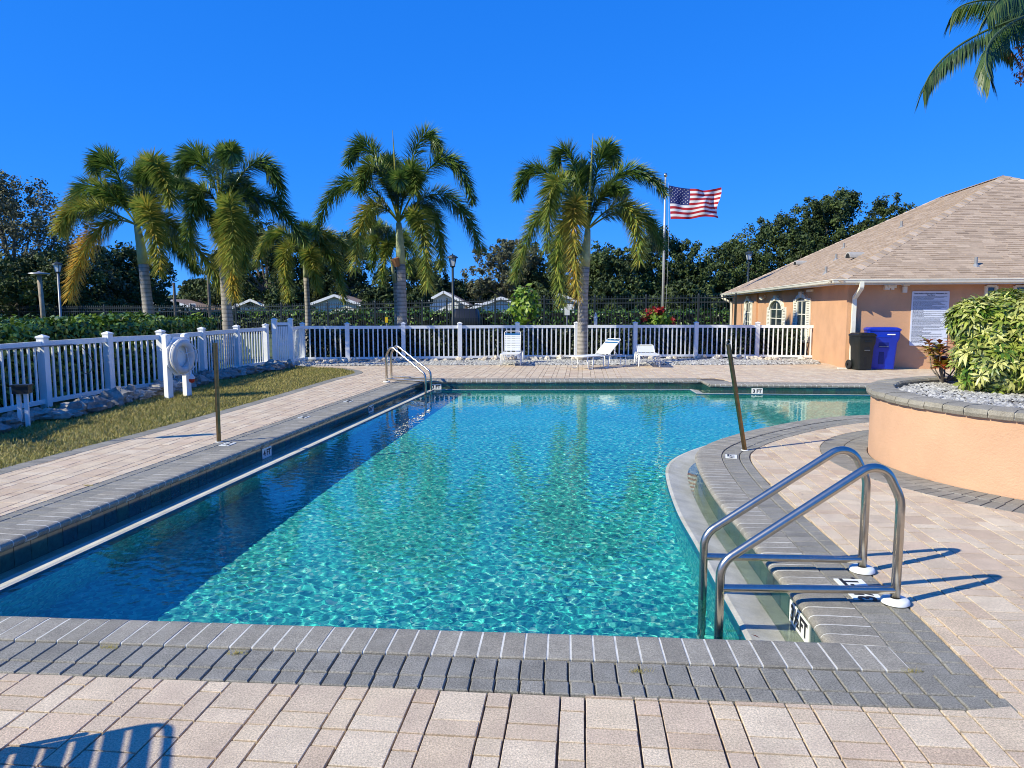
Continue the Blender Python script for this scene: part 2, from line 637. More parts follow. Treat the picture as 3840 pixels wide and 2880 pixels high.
BL = lb
FL = isect(FR, (fl_a - FR), BL, (la - BL))
ST1 = G(2634, 1427).to_2d()
ST2 = G(2662, 1441).to_2d()
E2 = ST2 + (G(3270, 1446).to_2d() - ST2).normalized() * 6.5
rc = GG([(3060, 2325), (3000, 2245), (2932, 2170), (2869, 2088), (2815, 2018), (2760, 1950), (2704, 1885), (2662, 1820), (2632, 1765), (2616, 1722),
         (2622, 1695), (2672, 1666), (2760, 1636), (2863, 1611), (2985, 1587), (3106, 1571), (3278, 1560)], -.02)
rc = [FR] + rc + [Vector((6.6, rc[-1].y + .25)), Vector((8.0, rc[-1].y + .35)), Vector((9.6, rc[-1].y + .3))]
RIGHT = smooth_line(catmull(rc, .06), 25)
E1 = RIGHT[-1]
runs = [
    ('front', [FL, FR]),
    ('right', RIGHT),
    ('east', [E1, E2]),
    ('back_right', [E2, ST2]),
    ('step', [ST2, ST1]),
    ('back', [ST1, BL]),
    ('left', [BL, FL]),
]
POOL = [FL] + RIGHT + [E2, ST2, ST1, BL]
# who runs through at each corner: (extend at start, extend at end), 1 = through, 0 = butts, None = no corner gap
EXT = {'front': (1, 1), 'right': (0, 1), 'east': (0, 0), 'back_right': (1, None), 'step': (None, None), 'back': (None, 0), 'left': (1, 0)}


def arc(run):
    pts = run
    L = [0]
    for a, b in zip(pts, pts[1:]):
        L.append(L[-1] + (b - a).length)
    tang = []
    for i in range(len(pts)):
        a, b = pts[max(0, i - 1)], pts[min(len(pts) - 1, i + 1)]
        tang.append((b - a).normalized())

    def at(s):
        if s <= 0:
            return pts[0] + tang[0] * s, tang[0]
        if s >= L[-1]:
            return pts[-1] + tang[-1] * (s - L[-1]), tang[-1]
        i = int(np.searchsorted(L, s)) - 1
        i = max(0, min(i, len(pts) - 2))
        t = (s - L[i]) / (L[i + 1] - L[i])
        return pts[i].lerp(pts[i + 1], t), tang[i].lerp(tang[i + 1], t).normalized()
    return at, L[-1]


def row(run, name, d0, d1, w_, gap, ph=0.0):
    at, L = arc(run)
    e0, e1 = EXT[name]
    a = 0 if e0 is None else -(d1 if e0 else d0)
    b = L + (0 if e1 is None else (d1 if e1 else d0))
    n = max(1, round((b - a) / w_))
    st = (b - a) / n
    out = []
    for i in range(n):
        s0, s1 = a + i * st + gap / 2, a + (i + 1) * st - gap / 2
        if ph:
            s0 += ph
            s1 = min(s1 + ph, b)
            if s1 - s0 < .03:
                continue
        out.append((s0, s1, at))
    return out


def quad(at, s0, s1, d0, d1):
    (p0, t0), (p1, t1) = at(s0), at(s1)
    n0, n1 = Vector((t0.y, -t0.x)), Vector((t1.y, -t1.x))
    return [p0 + n0 * d0, p1 + n1 * d0, p1 + n1 * d1, p0 + n0 * d1]


W_COP, W_B1, W_B2 = .245, .18, .10
BAND = W_COP + W_B1 + W_B2 + .012

pool = root('swimming_pool')
tag(pool, kind='structure')
prof = [(.012, -.058), (-.016, -.052), (-.030, -.036), (-.033, -.018), (-.024, -.004), (-.006, .004), (.03, .006), (W_COP - .004, .006), (W_COP, .001), (W_COP, -.02)]
cop_items, band_items = [], []
mort = MB()
for nm, run in runs:
    for (s0, s1, at) in row(run, nm, 0, W_COP, .108, .010):
        vs = []
        dz = random.uniform(-.0012, .0012)
        for s in (s0, s1):
            p, t = at(s)
            n = Vector((t.y, -t.x))
            for (d, z) in prof:
                q = p + n * d
                vs.append((q.x, q.y, z + dz))
        k = len(prof)
        fs = [(i, i + 1, k + i + 1, k + i) for i in range(k - 1)] + [tuple(range(k))[::-1], tuple(range(k, 2 * k))]
        cop_items.append((vs, fs))
    # continuous pale mortar bed 3 mm under the faces
    at, L = arc(run)
    e0, e1 = EXT[nm]
    a = 0 if e0 is None else -(W_COP if e0 else 0)
    b = L + (0 if e1 is None else (W_COP if e1 else 0))
    n = max(1, int((b - a) / .12)) if nm == 'right' else 1
    ring = []
    for i in range(n + 1):
        p, t = at(a + (b - a) * i / n)
        nn = Vector((t.y, -t.x))
        ring.append([((p + nn * (d + (.0015 if d < .1 else -.003))).x, (p + nn * (d + (.0015 if d < .1 else -.003))).y, z - .0012) for (d, z) in prof])
    for r0, r1 in zip(ring, ring[1:]):
        k = len(prof)
        mort.add(r0 + r1, [(i, i + 1, k + i + 1, k + i) for i in range(k - 1)])
    for d0, d1 in ((W_COP + .006, W_COP + .006 + W_B1), (W_COP + W_B1 + .010, BAND)):
        for (s0, s1, at) in row(run, nm, d0, d1, .106, .007, .006 if d0 > .3 else 0):
            band_items.append(slab_piece(quad(at, s0, s1, d0, d1 - .004), .0, .02, .005, .001))
mort.obj('mortar_bed', M['mortar'], pool)
pieces(pool, 'coping_brick', cop_items, M['coping'], 300, 35)
pieces(pool, 'border_brick', band_items, M['band'], 300)

# tiled wall, sloping ledge, lip, basin
LEDGE = .34
ZT, ZB, ZL, ZW = -.058, -.225, -.155, -.170
P0 = POOL
PI_ = offset(POOL, -LEDGE)
P_in = [p for p in PI_]


def depth(x, y):
    return -.92 + .18 * min(1, max(0, (y - 5) / 9))


def ring_wall(mb, pa, za, pb, zb, t=0.0):
    n = len(pa)
    va = [(p.x, p.y, za(p) if callable(za) else za) for p in pa]
    vb = [(p.x, p.y, zb(p) if callable(zb) else zb) for p in pb]
    mb.add(va + vb, [(i, (i + 1) % n, n + (i + 1) % n, n + i) for i in range(n)], 0, t)


tw = MB()
ring_wall(tw, offset(POOL, .004), ZT + .02, offset(POOL, .004), ZB)
tw.obj('tile_grout', M['grout'], pool)
lg = MB()
ring_wall(lg, offset(POOL, .004), ZB, offset(POOL, -.10), ZB + .02)
ring_wall(lg, offset(POOL, -.10), ZB + .02, offset(POOL, -LEDGE + .03), ZL)
ring_wall(lg, offset(POOL, -LEDGE + .03), ZL, offset(POOL, -LEDGE), ZL - .004)
ledge = lg.obj('gutter_ledge', M['ledge'], pool)
ew = MB()
ring_wall(ew, P_in, ZL - .004, P_in, -.30)
edge = ew.obj('edge_tile_band', M['bluetile'], pool)

# pebbled plaster of the basin; bright cells also stand in for sun sparkle
pm = bpy.data.materials.new('pebble_sparkle_plaster')
pm.use_nodes = True
nt = pm.node_tree
b = nt.nodes['Principled BSDF']
b.inputs['Roughness'].default_value = .7
geo = nt.nodes.new('ShaderNodeNewGeometry')
vo = nt.nodes.new('ShaderNodeTexVoronoi')
vo.inputs['Scale'].default_value = 36
nt.links.new(geo.outputs['Position'], vo.inputs['Vector'])
cr = nt.nodes.new('ShaderNodeValToRGB')
ce = cr.color_ramp.elements
ce[0].position, ce[0].color = 0, (.02, .36, .40, 1)
ce[1].position, ce[1].color = 1, (.42, .92, .78, 1)
for p, c in ((.35, (.035, .56, .54, 1)), (.6, (.06, .68, .61, 1)), (.85, (.16, .82, .72, 1))):
    e = ce.new(p)
    e.color = c
sp = nt.nodes.new('ShaderNodeSeparateColor')
nt.links.new(vo.outputs['Color'], sp.inputs[0])
nt.links.new(sp.outputs[0], cr.inputs[0])
nn = nt.nodes.new('ShaderNodeTexNoise')
nn.inputs['Scale'].default_value = .8
nt.links.new(geo.outputs['Position'], nn.inputs['Vector'])
mr = nt.nodes.new('ShaderNodeMapRange')
mr.inputs['To Min'].default_value = .62
mr.inputs['To Max'].default_value = 1.08
nt.links.new(nn.outputs['Fac'], mr.inputs['Value'])
vm = nt.nodes.new('ShaderNodeVectorMath')
vm.operation = 'SCALE'
nt.links.new(cr.outputs[0], vm.inputs[0])
nt.links.new(mr.outputs[0], vm.inputs['Scale'])
nt.links.new(vm.outputs[0], b.inputs['Base Color'])
bw = MB()
ring_wall(bw, P_in, -.30, P_in, lambda p: depth(p.x, p.y))
basin = bw.obj('basin_wall', pm, pool)
floor = sheet('basin_floor', P_in, [], 0, pm, pool, depth)
for o in (ledge, edge, basin, floor):
    o.cycles.is_caustics_receiver = True

# wall tiles, one by one
tm = MB()
tm.box((0, 0, 0), (.148, .008, .152))
tile_me = tm.mesh('tile', M['tile'])
tiles = []
for nm, run in runs:
    at, L = arc(run)
    n = max(1, round(L / .152))
    for i in range(n):
        s = (i + .5) * L / n
        p, t = at(s)
        nrm = Vector((t.y, -t.x))
        q = p + nrm * .001
        tiles.append((Vector((q.x, q.y, (ZT + ZB) / 2 + .004)), math.atan2(t.y, t.x), L / n / .152, nm))
tiles.sort(key=lambda a: (0 if (a[3] not in ('front', 'east') and abs(a[0].x / a[0].y) < .75) else 1, a[0].length))
for i, (q, an, sc, nm) in enumerate(tiles[:300]):
    o = link('tile', tile_me, pool, q)
    o.rotation_euler = (0, 0, an)
    o.scale = (sc, 1, 1)
rest = MB()
for (q, an, sc, nm) in tiles[300:]:
    rest.box(q, (.148 * sc, .008, .152), t=random.random(), rz=an)
tag(rest.obj('tile_field', M['tile'], pool), kind='stuff')

# the water surface: real small waves
g = bpy.data.materials.new('pool_water')
g.use_nodes = True
nt = g.node_tree
nt.nodes.remove(nt.nodes['Principled BSDF'])
gl = nt.nodes.new('ShaderNodeBsdfGlass')
gl.inputs['IOR'].default_value = 1.333
gl.inputs['Roughness'].default_value = 0
gl.inputs['Color'].default_value = (.91, 1, .94, 1)
nt.links.new(gl.outputs[0], nt.nodes['Material Output'].inputs[0])
xs = np.concatenate([np.arange(min(p.x for p in P_in) - .1, 3.4, .0115), np.arange(3.4, max(p.x for p in P_in) + .1, .035)])
ys = [min(p.y for p in P_in) - .1]
while ys[-1] < max(p.y for p in P_in) + .1:
    ys.append(ys[-1] + .0098 + .0022 * (ys[-1] - 3.5))
ys = np.array(ys)
X, Y = np.meshgrid(xs, ys)
wr = np.random.default_rng(3)
Z = np.zeros_like(X)
for k in range(64):
    lam = .030 * 2 ** wr.uniform(0, 2.5)
    a = wr.uniform(0, 2 * math.pi)
    am = lam * .00095 * wr.uniform(.5, 1)
    Z += am * np.sin(2 * math.pi / lam * (math.cos(a) * X + math.sin(a) * Y) + wr.uniform(0, 6.28)) * np.clip(1.5 - .05 * Y, .6, 1.3)
patch = .75 + .35 * np.sin(X * .9 + Y * .35 + 1) * np.sin(Y * .6 - X * .4)
Z = ZW + Z * patch
idx = np.arange(X.size).reshape(X.shape)
q = np.stack([idx[:-1, :-1], idx[:-1, 1:], idx[1:, 1:], idx[1:, :-1]], -1).reshape(-1, 4)
cen = np.stack([(X[:-1, :-1] + X[1:, 1:]).ravel() / 2, (Y[:-1, :-1] + Y[1:, 1:]).ravel() / 2], -1)
coarse = P_in[::3] if len(P_in) > 120 else P_in
keep = sdf(cen, P_in) > -.035
q = q[keep]
used, inv = np.unique(q, return_inverse=True)
V = np.stack([X.ravel(), Y.ravel(), Z.ravel()], -1)[used]
me = np_mesh('water', V, inv.reshape(q.shape), g, smooth=True)
water = link('water', me)
tag(water, kind='structure')
water.cycles.is_caustics_caster = True
gw = MB()
ring_wall(gw, offset(POOL, .003), ZB + .022, offset(POOL, -.115), ZB + .022)
tag(gw.obj('gutter_water', g), kind='structure')

# depth plates
def text_mesh(txt, size, m, name='lettering', bold=.0):
    c = bpy.data.curves.new(name, 'FONT')
    c.body = txt
    c.size = size
    c.align_x = 'CENTER'
    c.align_y = 'CENTER'
    c.offset = bold
    c.extrude = .0008
    o = bpy.data.objects.new(name, c)
    COL.objects.link(o)
    me = bpy.data.meshes.new_from_object(o.evaluated_get(bpy.context.evaluated_depsgraph_get()))
    bpy.data.objects.remove(o)
    bpy.data.curves.remove(c)
    me.materials.clear()
    me.materials.append(m)
    return me


def plate(txt, Mx, w_=.30, h_=.14, size=.13, parent=pool):
    mb = MB()
    mb.box((0, 0, 0), (w_, h_, .006))
    o = mb.obj('depth_marker', M['plate'], parent)
    o.matrix_local = Mx
    t = link('lettering', text_mesh(txt, size, M['ink'], bold=.004), o)
    t.location = (0, 0, .0045)
    return o


def run_frame(px, py, run, z):
    p = G(px, py, z).to_2d()
    at, L = arc(run)
    best = min((((at(s)[0] - p).length, s) for s in np.linspace(0, L, 800)))
    return at(best[1])


def wall_plate(txt, px, py, run, w_=.23, size=.098):
    p, t = run_frame(px, py, run, -.13)
    n = Vector((t.y, -t.x))
    X_ = Vector((-t.x, -t.y, 0))  # reads left to right seen from the water
    Nn = Vector((-n.x, -n.y, 0))
    Yv = Nn.cross(X_)
    Mx = Matrix((X_, Yv, Nn)).transposed().to_4x4()
    Mx.translation = Vector((p.x, p.y, -.138)) + Nn * .008
    plate(txt, Mx, w_, .125, size)


RD = dict(runs)
wall_plate('3 FT', 1642, 1442, RD['back'])
wall_plate('3 FT', 2806, 1451, RD['back_right'])
wall_plate('4 FT', 965, 1693, RD['left'])
wall_plate('3½FT', 1358, 1530, RD['left'], .26, .10)
wall_plate('3½FT', 3050, 2330, RD['right'], .34, .12)


def flat_plate(txt, px, py, run, d=.33, w_=.19, flip=False, h_=.12, size=.095):
    p, t = run_frame(px, py, run, 0)
    n = Vector((t.y, -t.x))
    X_ = Vector((t.x, t.y, 0)) * (-1 if flip else 1)
    Nn = Vector((0, 0, 1))
    Yv = Nn.cross(X_)
    Mx = Matrix((X_, Yv, Nn)).transposed().to_4x4()
    q = p + n * d
    Mx.translation = Vector((q.x, q.y, .0035))
    plate(txt, Mx, w_, h_, size)


flat_plate('4 FT', 2630, 1707, RD['right'], .345, flip=False)
flat_plate('3½FT.', 3010, 2205, RD['right'], .36, .30, False, .16, .13)
flat_plate('4 FT', 915, 1668, RD['left'], .345)
flat_plate('3½FT', 1180, 1566, RD['left'], .345)
flat_plate('3½FT', 1310, 1506, RD['left'], .345)

# ------------------------------------------------------------------ plan of the deck, lawn, gravel, planter
LE = GG([(0, 1757), (280, 1684), (560, 1612), (827, 1540), (1040, 1480), (1240, 1421), (1305, 1406)])
d0 = (LE[0] - LE[1]).normalized()
LE = smooth_line(catmull([LE[0] + d0 * 7] + LE + GG([(1330, 1396), (1306, 1387), (1242, 1380)]), .12), 6)
th = math.radians(7.8)
BT, BLn = Vector((math.cos(th), -math.sin(th))), Vector((math.sin(th), math.cos(th)))
EAVE = Vector((8.40, 18.85))
OV = .45
WC = EAVE + (BT + BLn) * OV
back_edge = GG([(1140, 1374), (1400, 1371), (1700, 1369.5), (2200, 1369), (2760, 1368.5), (3077, 1366)])
DECK = LE + back_edge + [WC + BLn * 2.3 + BT * .02, WC + Vector((0, .02)), WC + BT * 16, Vector((24, .2)), Vector((LE[0].x, .2))]
# planter circle from picture points
cp = GG([(3272, 1700), (3348, 1760), (3469, 1797), (3590, 1827), (3840, 1869)]) + GG([(3300, 1427), (3408, 1415), (3530, 1409), (3277, 1447)], .74)
A = np.array([[2 * p.x, 2 * p.y, 1] for p in cp])
bb = np.array([p.x ** 2 + p.y ** 2 for p in cp])
sol = np.linalg.lstsq(A, bb, rcond=None)[0]
PC = Vector((sol[0], sol[1]))
PR = math.sqrt(sol[2] + sol[0] ** 2 + sol[1] ** 2)
print('planter', PC, PR, 'FL', FL, 'FR', FR, 'BL', BL, 'ST1', ST1, 'ST2', ST2)
PBAND = .50

ground = root('ground')
far = [Vector((-900, -60)), Vector((900, -60)), Vector((900, 1500)), Vector((-900, 1500))]
bpy.data.objects.remove(ground)
ground = sheet('ground', far, [offset(POOL, .12)], -.035, M['grass_far'])
tag(ground, kind='structure')
deck = sheet('pool_deck', DECK, [offset(POOL, .2)], -.018, M['joint'])
tag(deck, kind='structure')
band_poly = offset(POOL, BAND + .008)

# tan paving: cell of one large, one long and two small pieces
CW, CL = .303, .318
cells = []
org = G(1920, 2600).to_2d()
g_ = .009
for i in range(-60, 90):
    for j in range(-10, 66):
        o = org + UT * (i * CW) + UL * (j * CL)
        if not (-13 < o.x < 22 and .5 < o.y < 23):
            continue
        if abs(o.x) > .78 * o.y + 1.3:
            continue
        for (x0, x1, y0, y1) in ((0, .202, .102, .318), (0, .202, 0, .102), (.202, .303, 0, .21), (.202, .303, .21, .318)):
            a = [(x0 + g_ / 2.2, y0 + g_ / 2.2), (x1 - g_ / 2.2, y0 + g_ / 2.2), (x1 - g_ / 2.2, y1 - g_ / 2.2), (x0 + g_ / 2.2, y1 - g_ / 2.2)]
            jx, jy = random.uniform(-.0015, .0015), random.uniform(-.002, .002)
            cells.append([o + UT * (u + jx) + UL * (v + jy) for u, v in a])
pp = np.array([[tuple(p) for p in c] for c in cells]).reshape(-1, 2)
f1 = -sdf(pp, band_poly)
f2 = sdf(pp, DECK)
le_in = [p for p in LE]
f3 = np.hypot(pp[:, 0] - PC.x, pp[:, 1] - PC.y) - PR - PBAND
# the charcoal edging beside the lawn
lex = np.array([tuple(p) for p in LE])
dl = np.full(len(pp), 1e9)
for a, c in zip(lex, lex[1:]):
    d = c - a
    t = np.clip(((pp - a) @ d) / (d @ d), 0, 1)
    dl = np.minimum(dl, np.hypot(*(pp - (a + t[:, None] * d)).T))
f4 = dl - .225
field = np.minimum.reduce([f1, f2, f3, f4]).reshape(-1, 4)
fA = np.stack([f1, f2 - .004, f3, f4], -1).reshape(-1, 4, 4)
pv = []
for c, fv in zip(cells, fA):
    mn = fv.min(0)
    if (fv.max(0) <= 0).any():
        continue
    poly = c
    if (mn < 0).any():
        bad = [k for k in range(4) if mn[k] < 0]
        k = bad[0]
        if len(bad) == 1:
            poly = clip(c, fv[:, k])
        else:
            poly = clip(c, fv[:, bad].min(1))
        if len(poly) < 3 or abs(area(poly)) < .0006:
            continue
    pv.append(slab_piece(poly, 0, .022, .0018, .0012))
print('pavers', len(pv))
pieces(deck, 'paver', pv, M['paver'], 300)

# edging bricks beside the lawn
at, L = arc(LE[::-1])
eb = []
n = int(L / .108)
for i in range(n):
    qd = quad(at, i * L / n + .003, (i + 1) * L / n - .004, -.005, -.215)
    eb.append(slab_piece(qd, .0, .02, .004, .001))
pieces(deck, 'edging_brick', eb, M['band'], 200)
# ring of charcoal bricks round the planter
rb = []
for (r0, r1, wd) in ((PR + .01, PR + .25, .11), (PR + .255, PR + PBAND - .006, .11)):
    n = int(2 * math.pi * r1 / wd)
    for i in range(n):
        a0, a1 = 2 * math.pi * (i + .04) / n, 2 * math.pi * (i + .96) / n
        c = [PC + Vector((math.cos(t), math.sin(t))) * r for t, r in ((a0, r0), (a1, r0), (a1, r1), (a0, r1))]
        if sdf([tuple(x) for x in c], band_poly).max() < 0:
            rb.append(slab_piece(c, .0, .02, .004, .001))
pieces(deck, 'ring_brick', rb, M['band'], 200)

# dry tufts growing in the joint between the coping and its border
for (px, py), where in (((415, 2430), 'left part of the front coping joint'), ((890, 2452), 'front coping joint left of its middle'), ((2400, 2520), 'front coping joint below the handrail'),
                        ((330, 1822), 'left coping joint near the picture edge'), ((3420, 2520), 'front right corner of the coping')):
    p = G(px, py)
    tf = MB()
    for _ in range(60):
        a = random.uniform(0, 6.28)
        r_ = random.uniform(0, .035)
        b0 = Vector((r_ * math.cos(a) * 1.6, r_ * math.sin(a) * .5, 0))
        tf.add([b0 + Vector((-.0015, 0, 0)), b0 + Vector((.0015, 0, 0)), b0 + Vector((random.uniform(-.02, .02), random.uniform(-.02, .02), random.uniform(.006, .022)))], [(0, 1, 2)], 0, random.uniform(.3, .8))
    o = tf.obj('weed_tuft', M['blade'])
    o.location = (p.x, p.y, -.001)
    tag(o, 'dry straw coloured weed tuft in the ' + where, 'weed', 'weed tufts in the paving joints')

# ------------------------------------------------------------------ lawn strip
fence_px = [(-420, 1690), (-160, 1598), (176, 1527), (416, 1482), (612, 1456), (764, 1421), (893, 1391), (1001, 1373)]
fpl = GG(fence_px)
lawn_poly = LE + [GG([(1095, 1374)])[0]] + [p + Vector((.1, 0)) for p in fpl[::-1]] + [fpl[0] + Vector((0, -5))]
lawn = sheet('lawn', lawn_poly, [], -.008, M['lawn'])
tag(lawn, kind='structure')
lw = np.array([tuple(p) for p in lawn_poly])
N = 190000
cand = np.stack([RNG.uniform(-9, -1.5, N), RNG.uniform(4.5, 21.5, N)], -1)
cand = cand[np.abs(cand[:, 0]) < .74 * cand[:, 1] + .4]
cand = cand[sdf(cand, lawn_poly) > -.02]


def blades(name, P, h, wd, m, z0=0.0, lean=.6):
    n = len(P)
    an = RNG.uniform(0, 2 * math.pi, n)
    hh = h * RNG.uniform(.5, 1.2, n)
    la = RNG.uniform(0, 2 * math.pi, n)
    lx, ly = np.cos(la) * hh * lean * RNG.uniform(.2, 1.4, n), np.sin(la) * hh * lean * RNG.uniform(.2, 1.4, n)
    dx, dy = np.cos(an) * wd, np.sin(an) * wd
    v = np.zeros((n, 3, 3))
    v[:, 0] = np.stack([P[:, 0] - dx, P[:, 1] - dy, np.full(n, z0)], -1)
    v[:, 1] = np.stack([P[:, 0] + dx, P[:, 1] + dy, np.full(n, z0)], -1)
    v[:, 2] = np.stack([P[:, 0] + lx, P[:, 1] + ly, z0 + hh], -1)
    patch = .5 + .25 * np.sin(P[:, 0] * 2.1 + P[:, 1] * .8) + .25 * np.sin(P[:, 1] * 1.7 - P[:, 0] * 1.1)
    t = np.clip(RNG.uniform(0, 1, n) * .75 + patch * .25, 0, 1)
    return np_mesh(name, v.reshape(-1, 3), np.arange(3 * n).reshape(n, 3), m, t)


gr = link('grass', blades('grass', cand, .045, .007, M['blade'], -.01, .9))
tag(gr, 'short yellowish green grass strip between the white fence and the paved deck', 'grass', kind='stuff')


# ------------------------------------------------------------------ stones
def rock_mesh(seed, m, n=14, k=11):
    from mathutils import noise
    r = random.Random(seed)
    off = Vector((r.uniform(0, 99), r.uniform(0, 99), r.uniform(0, 99)))
    mb = MB()
    rings = []
    for i in range(k):
        ph = math.pi * (i + .3) / (k - .4)
        ring_ = []
        for j in range(n):
            v = Vector((math.sin(ph) * math.cos(2 * math.pi * j / n), math.sin(ph) * math.sin(2 * math.pi * j / n), -math.cos(ph)))
            d = 1 + .55 * noise.noise(v * 1.1 + off) + .38 * noise.noise(v * 2.6 + off) + .30 * noise.noise(v * 6 + off)
            ring_.append(v * d)
        rings.append(ring_)
    mb.loft(rings)
    return mb.mesh('boulder', m, 18)


rk = [rock_mesh(i, M['rock']) for i in range(6)]
pr = [rock_mesh(20 + i, M['paleRock']) for i in range(6)]


ORD = ['first', 'second', 'third', 'fourth', 'fifth', 'sixth', 'seventh', 'eighth', 'ninth', 'tenth', 'eleventh', 'twelfth', 'thirteenth', 'fourteenth', 'fifteenth', 'sixteenth', 'seventeenth', 'eighteenth', 'nineteenth', 'twentieth']


def rock_labels(objs, posts, start, noun, side):
    """each stone is told by its place after the nearest fence post"""
    cnt = {}
    for o in objs:
        key = max([i for i, q_ in enumerate(posts) if side(o.location, q_)] or [-1])
        cnt[key] = cnt.get(key, 0) + 1
        o['label'] = noun % (ORD[min(19, cnt[key] - 1)], start[key + 1])


def boulder(me, p, sx, sy, sz, label, group):
    o = link('boulder', me, None, (p.x, p.y, sz * .55))
    o.scale = (sx, sy, sz)
    o.rotation_euler = (0, 0, random.uniform(0, 6.28))
    tag(o, label, 'boulder', group)
    return o


line = catmull(GG([(-380, 1720), (-40, 1618), (120, 1580), (260, 1560), (400, 1523), (560, 1490), (640, 1468), (800, 1425), (960, 1398), (1085, 1380)]), .2)
at, L = arc(line)
s = 0
left_rocks = []
while s < L:
    p, t = at(s)
    sz = random.uniform(.12, .22)
    nrm = Vector((t.y, -t.x))
    left_rocks.append(boulder(random.choice(rk), p + nrm * random.uniform(-.16, .10), sz * random.uniform(.9, 1.4), sz * random.uniform(.8, 1.1), sz * random.uniform(.5, .85),
            'rough grey limestone boulder in the shaded row along the left white fence', 'grey boulders along the left white fence'))
    s += sz * random.uniform(.75, 1.1)
rock_labels(left_rocks, fpl, ['off the left edge', 'off the left edge before the first posts', 'before the first whole fence post', 'past the first whole fence post', 'past the second whole fence post',
                              'past the lifebuoy stand', 'past the second post after the lifebuoy', 'past the last post before the gate', 'under the gate'],
            '%s grey boulder along the left white fence, %s', lambda a, b_: a.y > b_.y)
back_rocks = []
line = GG([(1105, 1366), (1300, 1359), (1514, 1357), (1940, 1350), (2605, 1347), (2960, 1352), (3050, 1353)])
at, L = arc(line)
s = 0
while s < L:
    p, t = at(s)
    sz = random.uniform(.05, .12)
    if random.random() < .8:
        back_rocks.append(boulder(random.choice(pr), p + Vector((0, random.uniform(-.12, .08))), sz * random.uniform(.9, 1.4), sz * random.uniform(.8, 1.1), sz * random.uniform(.7, 1),
                'small pale limestone rock sitting in the gravel at the foot of the back fence', 'pale rocks at the foot of the back fence'))
    s += sz * random.uniform(1.5, 3.0)
bpx = [(1138, 1356), (1305, 1356), (1514, 1354), (1725, 1351.5), (1940, 1348.5), (2160, 1347), (2380, 1346), (2608, 1344.5), (2837, 1346), (3062, 1349)]
rock_labels(back_rocks, GG(bpx), ['left of the corner post'] + [o_ + ' post from the corner' for o_ in ORD[:10]],
            '%s small pale rock under the back fence, right of the %s', lambda a, b_: a.x > b_.x)


def pebbles(name, P, z, r0, r1, m, lab, flat=.6):
    n = len(P)
    r = RNG.uniform(r0, r1, n)
    a = RNG.uniform(0, 6.28, n)
    oct_ = np.array([[1, 0, 0], [0, 1, 0], [-1, 0, 0], [0, -1, 0], [.15, .1, 1], [0, 0, -1]], float)
    tri = np.array([[0, 1, 4], [1, 2, 4], [2, 3, 4], [3, 0, 4]])
    sc = np.stack([r * RNG.uniform(.8, 1.5, n), r * RNG.uniform(.6, 1, n), r * flat * RNG.uniform(.7, 1.3, n)], -1)
    v = oct_[None] * sc[:, None, :]
    tl = RNG.uniform(-.5, .5, (n, 2))
    v[..., 2] += v[..., 0] * tl[:, None, 0] + v[..., 1] * tl[:, None, 1]
    c, s_ = np.cos(a)[:, None], np.sin(a)[:, None]
    x, y = v[..., 0] * c - v[..., 1] * s_, v[..., 0] * s_ + v[..., 1] * c
    v = np.stack([x + P[:, None, 0], y + P[:, None, 1], v[..., 2] + z], -1)
    f = (tri[None] + (np.arange(n) * 6)[:, None, None]).reshape(-1, 3)
    me = np_mesh(name, v.reshape(-1, 3), f, m, np.repeat(RNG.uniform(0, 1, n), 4))
    o = link(name, me)
    tag(o, lab, 'gravel', kind='stuff')
    return o


gv_poly = back_edge + GG([(3060, 1346), (2600, 1341), (1940, 1344), (1514, 1350), (1138, 1353), (1088, 1366)])
gs = sheet('gravel_bed', gv_poly, [], -.004, M['gravel'])
tag(gs, kind='structure')
c_ = np.stack([RNG.uniform(-7, 10, 30000), RNG.uniform(19, 23, 30000)], -1)
c_ = c_[sdf(c_, gv_poly) > 0]
pebbles('gravel', c_, .01, .018, .045, M['gravel'], 'white gravel strip along the foot of the back fence')

# ------------------------------------------------------------------ planter
planter = root('round_planter', (PC.x, PC.y, 0))
tag(planter, 'round raised planter with peach stucco wall and grey stone rim', 'planter')
mb = MB()
mb.lathe((0, 0, 0), [(PR, -.01), (PR, .665), (PR - .2, .665), (PR - .2, .5)], 96)
mb.obj('wall', M['stucco2'], planter, 40)
PO = PR + .035
n = int(2 * math.pi * PO / .20)
pf = [(PR + .004, .655), (PO, .66), (PO + .012, .69), (PO, .73), (PR - .03, .745), (PR - .22, .742), (PR - .24, .72), (PR - .24, .64)]
for i in range(n):
    a0, a1 = 2 * math.pi * (i + .025) / n, 2 * math.pi * (i + .975) / n
    dz = random.uniform(-.004, .004)
    vs = []
    for a in (a0, (a0 + a1) / 2, a1):
        bul = .006 if a not in (a0, a1) else 0
        for r, z in pf:
            vs.append((math.cos(a) * (r + (bul if r > PR else 0)), math.sin(a) * (r + (bul if r > PR else 0)), z + dz))
    k = len(pf)
    fs = [(k * s_ + i_, k * s_ + i_ + 1, k * s_ + k + i_ + 1, k * s_ + k + i_) for s_ in range(2) for i_ in range(k - 1)]
    fs += [tuple(range(k))[::-1], tuple(range(2 * k, 3 * k))]
    m_ = MB()
    m_.add(vs, fs)
    m_.obj('rim_stone', M['coping'], planter, 35)
mm = MB()
mm.lathe((0, 0, 0), [(PR + .002, .65), (PO - .006, .664), (PO - .004, .72), (PR - .03, .736), (PR - .23, .732), (PR - .232, .6)], 96)
mm.obj('rim_mortar', M['mortar'], planter)
mm = MB()
mm.lathe((0, 0, 0), [(PR - .2, .655), (.01, .685)], 48)
mm.obj('soil', M['soil'], planter)
a_ = RNG.uniform(0, 6.28, 9000)
r_ = (PR - .26) * np.sqrt(RNG.uniform(0, 1, 9000))
